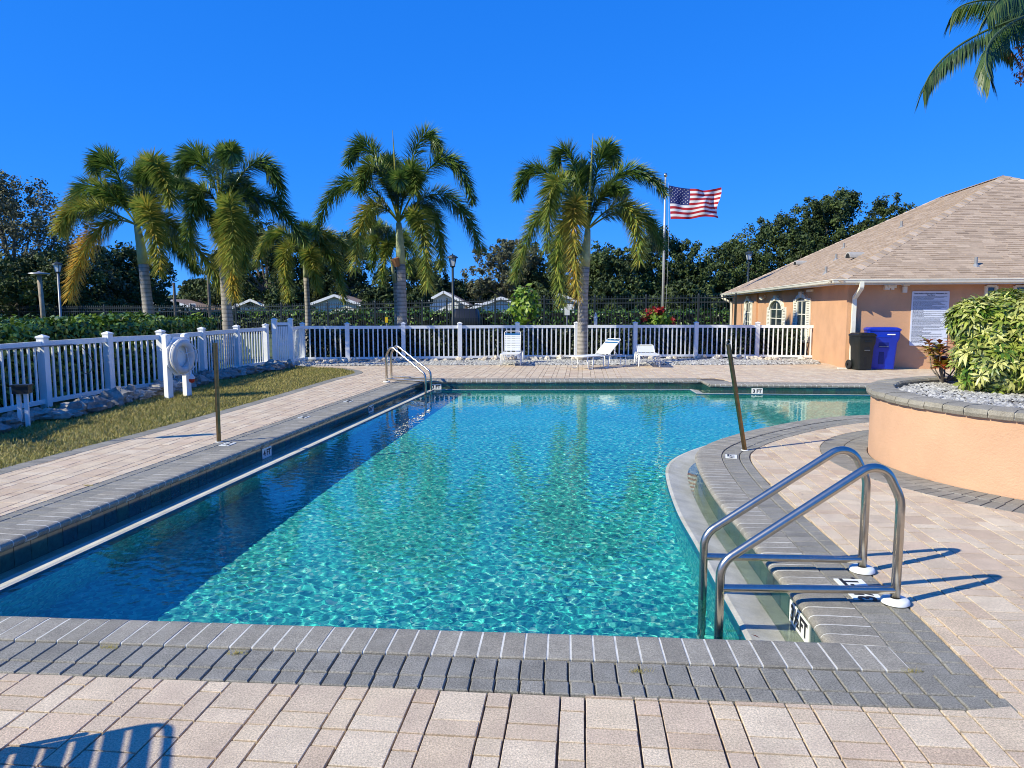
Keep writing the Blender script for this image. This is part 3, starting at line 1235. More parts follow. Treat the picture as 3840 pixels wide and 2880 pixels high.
pebbles('planter_gravel', np.stack([PC.x + r_ * np.cos(a_), PC.y + r_ * np.sin(a_)], -1), .685, .016, .036, M['gravel'], 'loose white gravel filling the round planter')


# ------------------------------------------------------------------ bushes in the planter
def leaflet(mb, base, d, up, l, wd, t=0.0, droop=.3, fold=.25, mi=0):
    d = d.normalized()
    s_ = d.cross(up)
    if s_.length < 1e-3:
        s_ = d.cross(Vector((1, 0, 0)))
    s_.normalize()
    u = s_.cross(d)
    dn = Vector((0, 0, -1))
    p0 = base
    p1 = base + d * l * .45 + dn * droop * l * .12
    p2 = base + d * l + dn * droop * l * .55
    mb.add([p0, p1 + s_ * wd / 2 + u * fold * wd * .5, p1, p1 - s_ * wd / 2 + u * fold * wd * .5, p2], [(0, 2, 1), (0, 3, 2), (1, 2, 4), (2, 3, 4)], mi, t)


def whorl_mesh(seed, l=.125, wd=.045, n=8):
    r = random.Random(seed)
    mb = MB()
    mb.tube([(0, 0, -.10), (0, 0, 0)], [.004, .003], 5, 0, .55)
    for i in range(n):
        a = 2 * math.pi * i / n + r.uniform(-.2, .2)
        d = Vector((math.cos(a), math.sin(a), r.uniform(.05, .65)))
        leaflet(mb, Vector((0, 0, 0)) + d * .015, d, Vector((0, 0, 1)), l * r.uniform(.8, 1.15), wd, r.uniform(0, .12), r.uniform(.3, .9))
    return mb.mesh('leaf', M['varieg'], 60)


wh = [whorl_mesh(i, .095 + .018 * (i % 3), .036, 7 + i % 3) for i in range(6)]
bush = root('variegated_shrub', (5.62, 7.98, .68))
tag(bush, 'large yellow and green variegated shrub filling the round planter', 'shrub')
bc = [(-.52, 0, .78, .22), (-.30, -.02, .66, .34), (-.36, -.12, .34, .36), (.05, -.28, .70, .40), (.1, -.42, .36, .42), (.55, -.2, .6, .55), (.55, .2, .76, .40), (-.02, .2, .74, .36), (.2, -.05, .45, .5)]
bcx = PC.x - 5.9
pos = []
for _ in range(3800):
    cx, cy, cz, r = random.choice(bc)
    v = Vector((random.gauss(0, 1), random.gauss(0, 1), random.gauss(0, 1))).normalized()
    p = Vector((cx, cy, cz)) + v * r * random.uniform(.8, 1.05)
    if p.z < .04:
        continue
    if any((p - Vector(b[:3])).length < b[3] * .72 for b in bc):
        continue
    pos.append((p, v))
pos.sort(key=lambda a: a[0].y + .15 * abs(a[0].x))
fld = []
for i, (p, v) in enumerate(pos[:1900]):
    q = (v + Vector((0, 0, .55)) + Vector((random.uniform(-.3, .3), random.uniform(-.3, .3), 0))).normalized().to_track_quat('Z', 'Y')
    Mx = Matrix.Translation(p) @ q.to_matrix().to_4x4() @ Matrix.Rotation(random.uniform(0, 6.28), 4, 'Z') @ Matrix.Diagonal((*([random.uniform(.8, 1.2)] * 3), 1))
    me = random.choice(wh)
    if i < 300:
        o = link('leaf', me, bush)
        o.matrix_local = Mx
    else:
        fld.append((me, Mx))
mb = MB()
for me, Mx in fld:
    t = random.random()
    mb.add([Mx @ v.co for v in me.vertices], [tuple(p.vertices) for p in me.polygons], 0, t)
tag(mb.obj('foliage', M['varieg'], bush, 60), kind='stuff')
mb = MB()
for i in range(26):
    cx, cy, cz, r = random.choice(bc)
    b0 = Vector((random.uniform(-.1, .4), random.uniform(-.2, .2), 0))
    mb.tube([b0, b0.lerp(Vector((cx, cy, cz)), .5) + Vector((0, 0, .1)), Vector((cx, cy, cz))], [.014, .01, .006], 6)
mb.obj('stem', M['bark'], bush)


def croton(loc, h, n, seed, label):
    r = random.Random(seed)
    rt = root('croton_shrub', loc)
    tag(rt, label, 'shrub', 'croton shrubs in the planter')
    mb = MB()
    tips = []
    for i in range(9):
        a = r.uniform(0, 6.28)
        rr = r.uniform(.08, .30)
        tip = Vector((math.cos(a) * rr, math.sin(a) * rr, h * r.uniform(.35, .95)))
        mid = Vector((math.cos(a) * rr * .75, math.sin(a) * rr * .75, h * .28))
        mb.tube([(0, 0, 0), mid, tip], [.012, .008, .005], 6)
        tips.append((mid, tip))
    mb.obj('stem', M['bark'], rt)
    for i in range(n):
        mid, tip = r.choice(tips)
        b0 = mid.lerp(tip, r.uniform(.5, 1.0))
        a = r.uniform(0, 6.28)
        d = Vector((math.cos(a), math.sin(a), r.uniform(.1, 1.1)))
        m2 = MB()
        leaflet(m2, Vector((0, 0, 0)), d, Vector((0, 0, 1)), r.uniform(.13, .21), r.uniform(.055, .08), 0, .5)
        o = m2.obj('leaf', M['croton'], rt)
        o.location = b0


c1 = G(3538, 1437, .69)
croton((c1.x, c1.y, .68), .62, 260, 5, 'small red and yellow croton shrub on bare stems at the planter edge')
c2 = G(3610, 1432, .69)
croton((c2.x + .03, c2.y + .1, .68), .42, 50, 6, 'lower dark croton shrub half hidden against the variegated shrub')


# ------------------------------------------------------------------ handrails
def arcpath(pts, rad, n=7):
    """polyline with rounded corners"""
    pts = [Vector(p) for p in pts]
    out = [pts[0]]
    for i in range(1, len(pts) - 1):
        a, b, c = pts[i - 1], pts[i], pts[i + 1]
        r = rad[i - 1] if isinstance(rad, (list, tuple)) else rad
        u, v = (a - b).normalized(), (c - b).normalized()
        ang = u.angle(v)
        d = min(r / math.tan(ang / 2), (a - b).length * .48, (c - b).length * .48)
        rr = d * math.tan(ang / 2)
        cen = b + (u + v).normalized() * (rr / math.sin(ang / 2))
        s0, s1 = b + u * d - cen, b + v * d - cen
        for k in range(n + 1):
            w0 = s0.angle(s1)
            out.append(cen + (s0 * math.sin((1 - k / n) * w0) + s1 * math.sin(k / n * w0)) / max(1e-6, math.sin(w0)))
    out.append(pts[-1])
    return out


def handrail(A_, B_, label, plates=True):
    """A_ water side foot, B_ deck side foot"""
    A_, B_ = Vector(A_), Vector(B_)
    d = (B_ - A_).to_2d()
    L_ = d.length
    rt = root('handrail', (B_.x, B_.y, 0), math.atan2(d.y, d.x))
    tag(rt, label, 'handrail')
    mb = MB()
    k = L_
    path = arcpath([(-k, 0, -.75), (-k, 0, .245), (-k * .33, 0, .74), (0, 0, .80), (0, 0, .01)], [.16, .22, .17], 9)
    # last bend is a round shoulder
    path = arcpath([(-k, 0, -.75), (-k, 0, .235), (-k * .12, 0, .80), (0, 0, .58), (0, 0, .008)], [.14, .20, .20], 10)
    mb.tube(path, .0245, 16)
    mb.obj('rail_tube', M['steel'], rt, True)
    m2 = MB()
    m2.tube([(-k + .012, 0, .095), (-.012, 0, .075)], .0215, 14)
    m2.obj('cross_bar', M['steel'], rt, 50)
    m3 = MB()
    m3.lathe((0, 0, 0), [(.026, .032), (.062, .030), (.072, .022), (.074, .006)], 24)
    m3.obj('foot_plate', M['plate'], rt, 50)
    return rt


handrail(G(2694, 2382, ZW), G(3356, 2262), 'nearer of the two steel handrails standing at the right pool edge')
handrail(G(2634, 2245, ZW), G(3232, 2143), 'farther of the two steel handrails standing at the right pool edge')
handrail(G(1596, 1478, ZW), G(1450, 1434), 'nearer steel handrail at the far left corner of the pool')
handrail(G(1616, 1466, ZW), G(1468, 1424), 'farther steel handrail at the far left corner of the pool')


def bronze(px, py, tx, ty, h, label, ring=False):
    p = G(px, py)
    # top found at height h on the picture line
    r_ = ray(tx, ty)
    best = min(np.linspace(.8 * p.y, 1.2 * p.y, 400), key=lambda Y_: abs((Pt(tx, ty, Y_) - p).length - h))
    cand_ = Pt(tx, ty, p.y + .0)
    rt = root('bronze_post', (p.x, p.y, 0))
    tag(rt, label, 'post', 'bronze posts beside the pool')
    v = cand_ - p
    mb = MB()
    mb.tube([(0, 0, .0), v], .0255, 14)
    mb.obj('shaft', M['bronze'], rt, 50)
    m2 = MB()
    m2.lathe((0, 0, 0), [(.028, .006), (.04, .004), (.042, 0)], 16)
    m2.obj('collar', M['plate'], rt)
    if ring:
        m3 = MB()
        m3.tube([v + Vector((.022 * math.cos(a), 0, .02 + .026 * math.sin(a))) for a in np.linspace(0, 6.28, 13)[:-1]], .004, 6, closed=True)
        m3.obj('ring', M['steel'], rt, True)


bronze(821, 1657, 807, 1285, 1.2, 'upright bronze post on the deck left of the pool')
bronze(2793, 1688, 2731, 1290, 1.2, 'leaning bronze post with a small ring on top right of the pool', True)

# ------------------------------------------------------------------ white fence
FH = 1.10
pk = MB()
pk.box((0, 0, 0), (.038, .022, 1.0))
picket_me = pk.mesh('picket', M['white'])


def post_mesh(h):
    mb = MB()
    mb.box((0, 0, h / 2), (.122, .122, h))
    s_ = .072
    z = h
    mb.add([(-s_, -s_, z), (s_, -s_, z), (s_, s_, z), (-s_, s_, z), (-s_, -s_, z + .025), (s_, -s_, z + .025), (s_, s_, z + .025), (-s_, s_, z + .025), (0, 0, z + .06)],
           [(3, 2, 1, 0), (0, 1, 5, 4), (1, 2, 6, 5), (2, 3, 7, 6), (3, 0, 4, 7), (4, 5, 8), (5, 6, 8), (6, 7, 8), (7, 4, 8)])
    return mb.mesh('post', M['white'])


pm_ = post_mesh(FH + .02)
pm_tall = post_mesh(FH + .17)
_spent = {'n': 0}


def fence_run(rt, pts, tall=(), last_post=True, skip=()):
    for i, p in enumerate(pts):
        if i == len(pts) - 1 and not last_post:
            continue
        q = pts[min(i + 1, len(pts) - 1)] - pts[max(i - 1, 0)]
        o = link('post', pm_tall if i in tall else pm_, rt, (p.x, p.y, 0))
        o.rotation_euler = (0, 0, math.atan2(q.y, q.x))
    for i, (a, b_) in enumerate(zip(pts, pts[1:])):
        if i in skip:
            continue
        d = b_ - a
        an = math.atan2(d.y, d.x)
        u = d.normalized()
        A_, B_ = a + u * .061, b_ - u * .061
        for nm_, z, hh in (('top_rail', FH - .075, .09), ('bottom_rail', .10, .07)):
            mb = MB()
            mb.box((0, 0, 0), ((B_ - A_).length, .045, hh))
            o = mb.obj(nm_, M['white'], rt)
            c = (A_ + B_) / 2
            o.location = (c.x, c.y, z)
            o.rotation_euler = (0, 0, an)
        n = max(2, round((B_ - A_).length / .143) - 1)
        for k in range(n):
            c = A_.lerp(B_, (k + 1) / (n + 1))
            z0, z1 = .135, FH - .12
            if k < 0:
                continue
            o = link('picket', picket_me, rt, (c.x, c.y, (z0 + z1) / 2))
            o.scale = (1, 1, (z1 - z0) * random.uniform(.998, 1))
            o.rotation_euler = (0, 0, an + random.uniform(-.02, .02))


fl_ = root('picket_fence')
tag(fl_, 'white vinyl picket fence in shade along the lawn at the left', 'fence', 'white vinyl fences round the pool')
fence_run(fl_, fpl)
fg = root('picket_fence')
tag(fg, 'short white picket fence piece between the gate and the back corner', 'fence', 'white vinyl fences round the pool')
gp = GG([(1001, 1373), (1034, 1371), (1094, 1369), (1138, 1356)])
fence_run(fg, gp[2:], tall=(0,))
gate = root('gate')
tag(gate, 'tall white picket gate between two taller posts at the left corner', 'gate')
for i, p in enumerate([gp[1]]):
    link('gate_post', pm_tall, gate, (p.x, p.y, 0))
d = gp[2] - gp[1]
an = math.atan2(d.y, d.x)
for z, nm_ in ((FH + .06, 'top_rail'), (.14, 'bottom_rail'), (.6, 'middle_rail')):
    mb = MB()
    mb.box((0, 0, 0), (d.length - .15, .04, .08))
    o = mb.obj(nm_, M['white'], gate)
    c = (gp[1] + gp[2]) / 2
    o.location = (c.x, c.y, z)
    o.rotation_euler = (0, 0, an)
for k in range(8):
    c = gp[1].lerp(gp[2], (k + 1) / 9)
    o = link('picket', picket_me, gate, (c.x, c.y - .03, .6))
    o.scale = (1, 1, .98)
    o.rotation_euler = (0, 0, an)
fb = root('picket_fence')
tag(fb, 'sunlit white vinyl picket fence across the back of the pool deck', 'fence', 'white vinyl fences round the pool')
bpx = [(1138, 1356), (1305, 1356), (1514, 1354), (1725, 1351.5), (1940, 1348.5), (2160, 1347), (2380, 1346), (2608, 1344.5), (2837, 1346), (3062, 1349)]
bp_ = GG(bpx)
fence_run(fb, bp_, last_post=False)
print('back fence', [(round(p.x, 2), round(p.y, 2)) for p in bp_])

# ------------------------------------------------------------------ lifebuoy stand, light box, rescue hook
st = G(634, 1493)
st2 = G(703, 1484)
d = (st2 - st)
stand = root('lifebuoy_stand', (st.x, st.y, 0), math.atan2(d.y, d.x))
tag(stand, 'white two post stand with a shaped board on the lawn by the left fence', 'stand')
for x in (0, d.length):
    mb = MB()
    mb.box((x, 0, .56), (.105, .105, 1.12))
    mb.obj('post', M['white'], stand)
    m2 = MB()
    m2.lathe((x, 0, 1.12), [(.062, 0), (.055, .015), (.001, .03)], 12)
    m2.obj('cap', M['white'], stand)
mb = MB()
oc = []
for k in range(8):
    a = math.pi / 8 + k * math.pi / 4
    oc.append((.28 * math.cos(a), .37 * math.sin(a)))
cx_ = d.length / 2
mb.loft([[Vector((cx_ + x, -.06, .74 + z)) for x, z in oc], [Vector((cx_ + x, -.085, .74 + z)) for x, z in oc]])
mb.obj('board', M['white'], stand)
ring = root('lifebuoy', (st.x, st.y, 0), math.atan2(d.y, d.x))
tag(ring, 'worn white lifebuoy ring hanging on the white stand', 'lifebuoy')
mb = MB()
mb.tube([(cx_ + (.19 * math.cos(a)), -.15, .74 + .25 * math.sin(a)) for a in np.linspace(0, 2 * math.pi, 33)[:-1]], .066, 14, closed=True)
mb.obj('ring_body', M['buoy'], ring, True)
mb = MB()
for k in range(4):
    a0 = k * math.pi / 2 + .6
    mb.tube([(cx_ + (.25 + .04 * math.sin((a - a0) * 2)) * math.cos(a), -.20, .74 + (.31 + .03 * math.sin((a - a0) * 2)) * math.sin(a)) for a in np.linspace(a0, a0 + 1.57, 9)], .007, 6)
mb.tube([(cx_ - .30, -.25, 1.0), (cx_ - .05, -.26, .78), (cx_ + .26, -.25, .85)], .007, 6)
mb.tube([(cx_, -.25, .9), (cx_ + .05, -.26, .6), (cx_ + .10, -.2, .40), (cx_ + .16, -.18, .36)], .008, 6)
mb.obj('grab_rope', M['rope'], ring)
fl = root('rope_float', (st.x + d.x * .75 + .22, st.y + d.y * .75 - .1, 0))
tag(fl, 'small red and white float hanging from the lifebuoy rope', 'float')
mb = MB()
mb.lathe((0, 0, .33), [(.001, -.075), (.04, -.06), (.05, -.03), (.052, 0)], 12)
mb.obj('lower_half', M['red'], fl, True)
mb = MB()
mb.lathe((0, 0, .33), [(.052, 0), (.05, .03), (.036, .065), (.008, .09), (.005, .16)], 12)
mb.obj('upper_half', M['rope'], fl, True)

lp = G(92, 1598)
lb_ = root('junction_box', (lp.x, lp.y, 0), .2)
tag(lb_, 'black electrical box on two short white posts at the left fence', 'electrical box')
for x in (-.045, .045):
    mb = MB()
    mb.box((x, 0, .22), (.045, .045, .46))
    mb.obj('post', M['white'], lb_)
mb = MB()
mb.box((0, 0, .50), (.20, .13, .10))
mb.box((0, 0, .56), (.23, .16, .02))
mb.obj('box', M['blackp'], lb_)

hook = root('rescue_hook')
tag(hook, 'long rescue pole with a wide hook hanging on the left fence', 'rescue hook')
a0, a1 = fpl[1] + Vector((.1, 0)), fpl[3] + Vector((.1, 0))
at_f, Lf = arc([p + Vector((.10, -.02)) for p in fpl])


def on_fence(px):
    return min(np.linspace(0, Lf, 900), key=lambda s_: abs(at_f(s_)[0].x / at_f(s_)[0].y * F + 1920 - px))


hp = []
for px, py in ((-300, 1330), (0, 1310), (270, 1291), (305, 1300), (330, 1330), (342, 1365), (335, 1392), (318, 1402), (305, 1390), (312, 1365)):
    s_ = on_fence(px)
    p = at_f(s_)[0]
    q = Pt(px, py, p.y)
    hp.append((p.x, p.y, q.z))
mb = MB()
mb.tube(hp[:3], .011, 8)
mb.obj('pole', M['grey'], hook, True)
mb = MB()
mb.tube(catmull(hp[2:], .05), .006, 6)
mb.obj('hook', M['iron'], hook, True)


# ------------------------------------------------------------------ loungers
def lounger(label, loc, rz, back_deg, cols=('strapw', 'strapb'), back_len=.74):
    """x = 0 head end .. foot towards -y; built lengthwise on y: foot at y=-1.15, hinge at y=0, back rises towards +y"""
    rt = root('pool_lounger', loc, rz)
    tag(rt, label, 'lounger', 'strap loungers on the pool deck')
    W, zs = .29, .36
    fr = MB()
    side = arcpath([(-W, .62, zs), (-W, -1.15, zs), (W, -1.15, zs), (W, .62, zs)], .08, 5)
    fr.tube(side, .015, 8)
    fr.obj('seat_frame', M['frame'], rt, True)
    for y in (-.95, -.25, .55):
        for s_ in (-1,):
            lg_ = MB()
            lg_.tube(arcpath([(-W - .01, y - .04, zs - .01), (-W - .02, y, .012), (-W - .02, y + .2, .012), (-W - .01, y + .24, zs - .01)] if y > -1 else [], .05, 4), .013, 8)
            lg_.obj('leg', M['frame'], rt, True)
            lg_ = MB()
            lg_.tube(arcpath([(W + .01, y - .04, zs - .01), (W + .02, y, .012), (W + .02, y + .2, .012), (W + .01, y + .24, zs - .01)], .05, 4), .013, 8)
            lg_.obj('leg', M['frame'], rt, True)
    bk = MB()
    ca, sa = math.cos(math.radians(back_deg)), math.sin(math.radians(back_deg))

    def B(x, l):
        return Vector((x, .02 + l * ca, zs + .01 + l * sa))
    bk.tube(arcpath([B(-W + .03, 0), B(-W + .03, back_len), B(W - .03, back_len), B(W - .03, 0)], .07, 5), .013, 8)
    bk.obj('back_frame', M['frame'], rt, True)
    sw = MB()
    sw.box((0, 0, 0), (2 * W - .03, .046, .006))
    sm_ = sw.mesh('strap', M[cols[0]])
    y = -1.10
    while y < -.02:
        link('strap', sm_, rt, (0, y, zs + .008))
        y += .056
    bs = MB()
    bs.box((0, 0, 0), (2 * W - .08, .046, .007))
    bme, bme2 = bs.mesh('strap', M[cols[0]]), bs.mesh('strap', M[cols[1]])
    l = .06
    k = 0
    while l < back_len - .04:
        p = B(0, l)
        o = link('strap', bme2 if k in (9, 11) else bme, rt, p)
        o.rotation_euler = (math.radians(back_deg), 0, 0)
        l += .056
        k += 1
    br = MB()
    br.tube([B(-W + .05, .3), (-W + .03, .42, zs)], .009, 6)
    br.tube([B(W - .05, .3), (W - .03, .42, zs)], .009, 6)
    br.obj('brace', M['frame'], rt)
    rt.scale = (.9, .9, .93)
    return rt


def gxy(px, py):
    p = G(px, py)
    return p


p = gxy(1905, 1374)
lounger('white strap lounger with blue stripes and its back raised upright', (p.x + .12, p.y + .95, 0), math.radians(-4), 74, back_len=.66)
p = gxy(2234, 1380)
lounger('white strap lounger turned sideways with its back half raised', (p.x + .18, p.y + .25, 0), math.radians(-47), 37)
p = gxy(2434, 1380)
lounger('white lounger with sand coloured straps and its back barely raised', (p.x + .12, p.y + 1.05, 0), math.radians(-5), 20, ('strapw', 'straps'), .62)
# the lounger whose shadow falls in at the lower left corner
lo = lounger('white strap lounger standing outside the picture at lower left', (-2.66, 1.80, 0), math.atan2(.38, .925) - math.pi / 2, 62, back_len=.62)
lo.scale = (1, 1, 1)

# ------------------------------------------------------------------ bins
def rrect(w_, d_, r, z, n=4, cx=0, cy=0):
    out = []
    for (sx, sy, a0) in ((1, 1, 0), (-1, 1, 90), (-1, -1, 180), (1, -1, 270)):
        for k in range(n + 1):
            a = math.radians(a0 + 90 * k / n)
            out.append(Vector((cx + sx * (w_ / 2 - r) + r * math.cos(a), cy + sy * (d_ / 2 - r) + r * math.sin(a), z)))
    return out


def wheelie(loc, rz, w_, d_, h, m, label, hb):
    rt = root('wheelie_bin', loc, rz)
    tag(rt, label, 'bin')
    mb = MB()
    hh = h - .09
    rings = [rrect(w_ * .74, d_ * .74, .04, .02), rrect(w_ * .76, d_ * .76, .05, .10), rrect(w_ * .86, d_ * .86, .05, hh * .70), rrect(w_ * .97, d_ * .95, .05, hh * .80), rrect(w_ * .99, d_ * .98, .05, hh)]
    mb.loft(rings)
    mb.obj('body', m, rt, 40)
    ft = MB()
    # raised ribs and grip recess on the front (towards -y)
    yb = -d_ * .43
    ft.box((-.0, yb - .012, hh * .60), (w_ * .28, .03, .012))
    ft.obj('grab_bar', M['grey'], rt)
    rc_ = MB()
    rc_.box((0, yb + .012, hh * .64), (w_ * .30, .03, hh * .13))
    rc_.box((-w_ * .05, yb + .028, hh * .33), (w_ * .16, .03, hh * .36))
    rc_.obj('grip_recess', M['rubber'] if m is M['blackp'] else M['blueshade'], rt)  # recess drawn as darker boxes, its shade put into the colour
    rib = MB()
    rib.box((0, -d_ * .475, hh * .86), (w_ * .40, .03, hh * .05))
    rib.obj('front_rib', m, rt)
    ld = MB()
    ld.loft([rrect(w_ * 1.03, d_ * 1.04, .06, hh + .004), rrect(w_ * 1.05, d_ * 1.06, .06, hh + .04), rrect(w_ * .98, d_ * .98, .07, hh + .065), rrect(w_ * .86, d_ * .86, .09, hh + .092)])
    ld.obj('lid', m, rt, 40)
    for s_ in (-1, 1):
        wm = MB()
        R_ = Matrix.Rotation(math.pi / 2, 3, 'Y')
        wm.lathe((s_ * w_ * .44, d_ * .42, .125), [(.03, -.03), (.11, -.03), (.125, -.015), (.125, .015), (.11, .03), (.03, .03), (.001, .02)], 18, M=R_)
        wm.obj('wheel', M['rubber'], rt, 40)
    hd = MB()
    hd.tube([(-w_ * .4, d_ * .52, hh + .02), (w_ * .4, d_ * .52, hh + .02)], .016, 8)
    hd.obj('handle', m, rt)
    return rt


pb = G(3248, 1390)
wheelie((pb.x, pb.y + .28, 0), .12, .49, .50, .96, M['blackp'], 'black wheelie bin standing beside the blue bin', 0)
pb = G(3318, 1388)
bb_ = wheelie((pb.x + .05, pb.y + .38, 0), -.22, .78, .66, 1.10, M['bluep'], 'taller blue wheelie bin beside the black bin at the wall', 0)
for (x, z, w1, h1) in ((.16, .92, .19, .028), (-.26, .86, .085, .06), (-.26, .815, .08, .012), (-.26, .925, .035, .05)):
    mb = MB()
    mb.box((x, -.66 * .498, z), (w1, .006, h1))
    mb.obj('printed_mark', M['plate'], bb_)

# ------------------------------------------------------------------ clubhouse
club = root('clubhouse')
tag(club, 'low peach stucco clubhouse with a brown hipped shingle roof', 'building')
ZE, RISE, RUN, LEN = 2.31, 3.76, 7.43, 19.36


def B3(u, v, z):
    p = EAVE + BT * u + BLn * v
    return Vector((p.x, p.y, z))


WT = 2 * RUN
wz = 2.22
mb = MB()
t_ = .2
c4 = [(OV, OV), (WT - OV, OV), (WT - OV, LEN - OV), (OV, LEN - OV)]
for i in range(4):
    (u0, v0), (u1, v1) = c4[i], c4[(i + 1) % 4]
mb.loft([[B3(u, v, -.02) for u, v in c4], [B3(u, v, wz) for u, v in c4]])
mb.obj('wall', M['stucco'], club)
mb = MB()
mb.loft([[B3(u, v, -.021) for u, v in ((OV + 11.9 + .0, OV - .07), (OV + 12.2, OV - .07), (OV + 12.2, OV + .1), (OV + 11.9, OV + .1))],
         [B3(u, v, wz) for u, v in ((OV + 11.9, OV - .07), (OV + 12.2, OV - .07), (OV + 12.2, OV + .1), (OV + 11.9, OV + .1))]])
mb.obj('column', M['stucco'], club)
# pilaster on the long side
mb = MB()
for v0, v1 in ((12.25, 12.75),):
    mb.loft([[B3(u, v, -.02) for u, v in ((OV - .08, v0), (OV + .05, v0), (OV + .05, v1), (OV - .08, v1))],
             [B3(u, v, wz) for u, v in ((OV - .08, v0), (OV + .05, v0), (OV + .05, v1), (OV - .08, v1))]])
mb.obj('pilaster', M['stucco'], club)
# soffit
mb = MB()
mb.add([B3(0, 0, wz + .004), B3(WT, 0, wz + .004), B3(WT, LEN, wz + .004), B3(0, LEN, wz + .004)], [(0, 3, 2, 1)])
mb.obj('soffit', M['stucco'], club)
# fascia and gutter
for (a, b_, nm_) in (((0, 0), (WT, 0), 'gutter'), ((0, LEN), (0, 0), 'gutter')):
    A_, B_ = B3(*a, 0), B3(*b_, 0)
    d = (B_ - A_).normalized()
    n_ = Vector((d.y, -d.x, 0))
    pr_ = [(-.01, wz + .01), (.02, wz + .01), (.07, wz + .035), (.085, wz + .085), (.10, wz + .10), (.10, wz + .118), (-.01, wz + .118)]
    rings = []
    for q, ex in ((A_, 0), (B_, 0)):
        rr = []
        for (o_, z) in pr_:
            e = d * (o_ if q is B_ else -o_) * (1 if (q is B_ and nm_ and b_ == (0, 0)) or (q is A_ and a == (0, 0)) else 0)
            rr.append(q + n_ * o_ + e + Vector((0, 0, z)))
        rings.append(rr)
    m2 = MB()
    m2.loft(rings)
    m2.obj('gutter', M['trim'], club)
    m3 = MB()
    m3.beam(A_ + n_ * -.02 + Vector((0, 0, wz + .05)), B_ + n_ * -.02 + Vector((0, 0, wz + .05)), .02, .14)
    m3.obj('fascia', M['trim'], club)
# roof deck
Pk1, Pk2 = B3(RUN, RUN, ZE + RISE), B3(RUN, LEN - RUN, ZE + RISE)
E0, E1_, E2_, E3 = B3(-.03, -.03, ZE), B3(WT + .03, -.03, ZE), B3(WT + .03, LEN + .03, ZE), B3(-.03, LEN + .03, ZE)
mb = MB()
mb.add([E0, E1_, E2_, E3, Pk1, Pk2], [(0, 1, 4), (1, 2, 5, 4), (2, 3, 5), (3, 0, 4, 5)])
roof = mb.obj('roof', M['shingle'], club)


def shingle_face(a, b_, top_a, top_b, seed):
    """rows of tabs on the roof plane between the eave a-b and the ridge points"""
    r = random.Random(seed)
    u = (b_ - a)
    W_ = u.length
    u.normalize()
    up = (top_a - a)
    up = up - u * up.dot(u)
    Hh = up.length
    up.normalize()
    n = u.cross(up)
    ta, tb = (top_a - a).dot(u), (top_b - a).dot(u)
    items = []
    rows = int(Hh / .142)
    for j in range(rows):
        y0, y1 = j * .142, (j + 1) * .142
        f0, f1_ = y0 / Hh, min(1, y1 / Hh)
        lo0, hi0 = ta * f0, W_ + (tb - W_) * f0
        lo1, hi1 = ta * f1_, W_ + (tb - W_) * f1_
        x = lo0 - r.uniform(0, .25)
        while x < hi0:
            wd = r.choice((.16, .22, .3, .34))
            x0, x1 = max(x, lo0), min(x + wd, hi0)
            x += wd
            if x1 - x0 < .03:
                continue
            xt0, xt1 = min(max(x0, lo1), hi1), max(min(x1, hi1), lo1)
            th_ = r.choice((.003, .011))
            lift = n * (th_ + .006)
            pts = [a + u * x0 + up * (y0 - .004) + n * .001, a + u * x1 + up * (y0 - .004) + n * .001,
                   a + u * x0 + up * (y0 - .004) + lift, a + u * x1 + up * (y0 - .004) + lift,
                   a + u * xt1 + up * y1 + n * .004, a + u * xt0 + up * y1 + n * .004]
            items.append((pts, [(0, 1, 3, 2), (2, 3, 4, 5), (0, 2, 5), (1, 4, 3)]))
    return items


fs_ = shingle_face(E0, E1_, Pk1, Pk1, 1)
ss_ = shingle_face(E3, E0, Pk2, Pk1, 2)


def inview(it):
    v = it[0][2]
    d_ = v[0] / v[1]
    return (0 if d_ < .71 else 1, v[1])


def pieces2(parent, name, items, m, limit):
    items = sorted(items, key=inview)
    for vs, fs in items[:limit]:
        c = Vector(vs[0])
        mb = MB()
        mb.add([Vector(v) - c for v in vs], fs)
        mb.obj(name, m, parent).location = c
    mb = MB()
    for vs, fs in items[limit:]:
        mb.add(vs, fs, 0, random.random())
    tag(mb.obj(name + '_field', m, parent), kind='stuff')


pieces2(roof, 'shingle', fs_ + ss_, M['shingle'], 300)
# hip caps
for (a, b_) in ((E0, Pk1), (E1_, Pk1), (E3, Pk2), (Pk1, Pk2)):
    d = (b_ - a)
    L_ = d.length
    d.normalize()
    sd_ = d.cross(Vector((0, 0, 1))).normalized()
    nn_ = sd_.cross(d)
    n = int(L_ / .26)
    mb = MB()
    for i in range(n):
        q0, q1 = a + d * (i * .26) + nn_ * .044, a + d * (i * .26 + .27) + nn_ * .030
        dn_ = nn_ * -.092
        mb.add([q0 + sd_ * .20 + dn_, q0, q0 - sd_ * .20 + dn_, q1 + sd_ * .20 + dn_, q1, q1 - sd_ * .20 + dn_,
                q0 + sd_ * .20 + dn_ - nn_ * .015, q0 - sd_ * .015 * 0 - nn_ * .015, q0 - sd_ * .20 + dn_ - nn_ * .015],
               [(0, 1, 4, 3), (1, 2, 5, 4), (6, 7, 1, 0), (7, 8, 2, 1)], 0, (.05, .95, .5)[i % 3])
    tag(mb.obj('hip_cap', M['capshingle'], roof), kind='stuff')


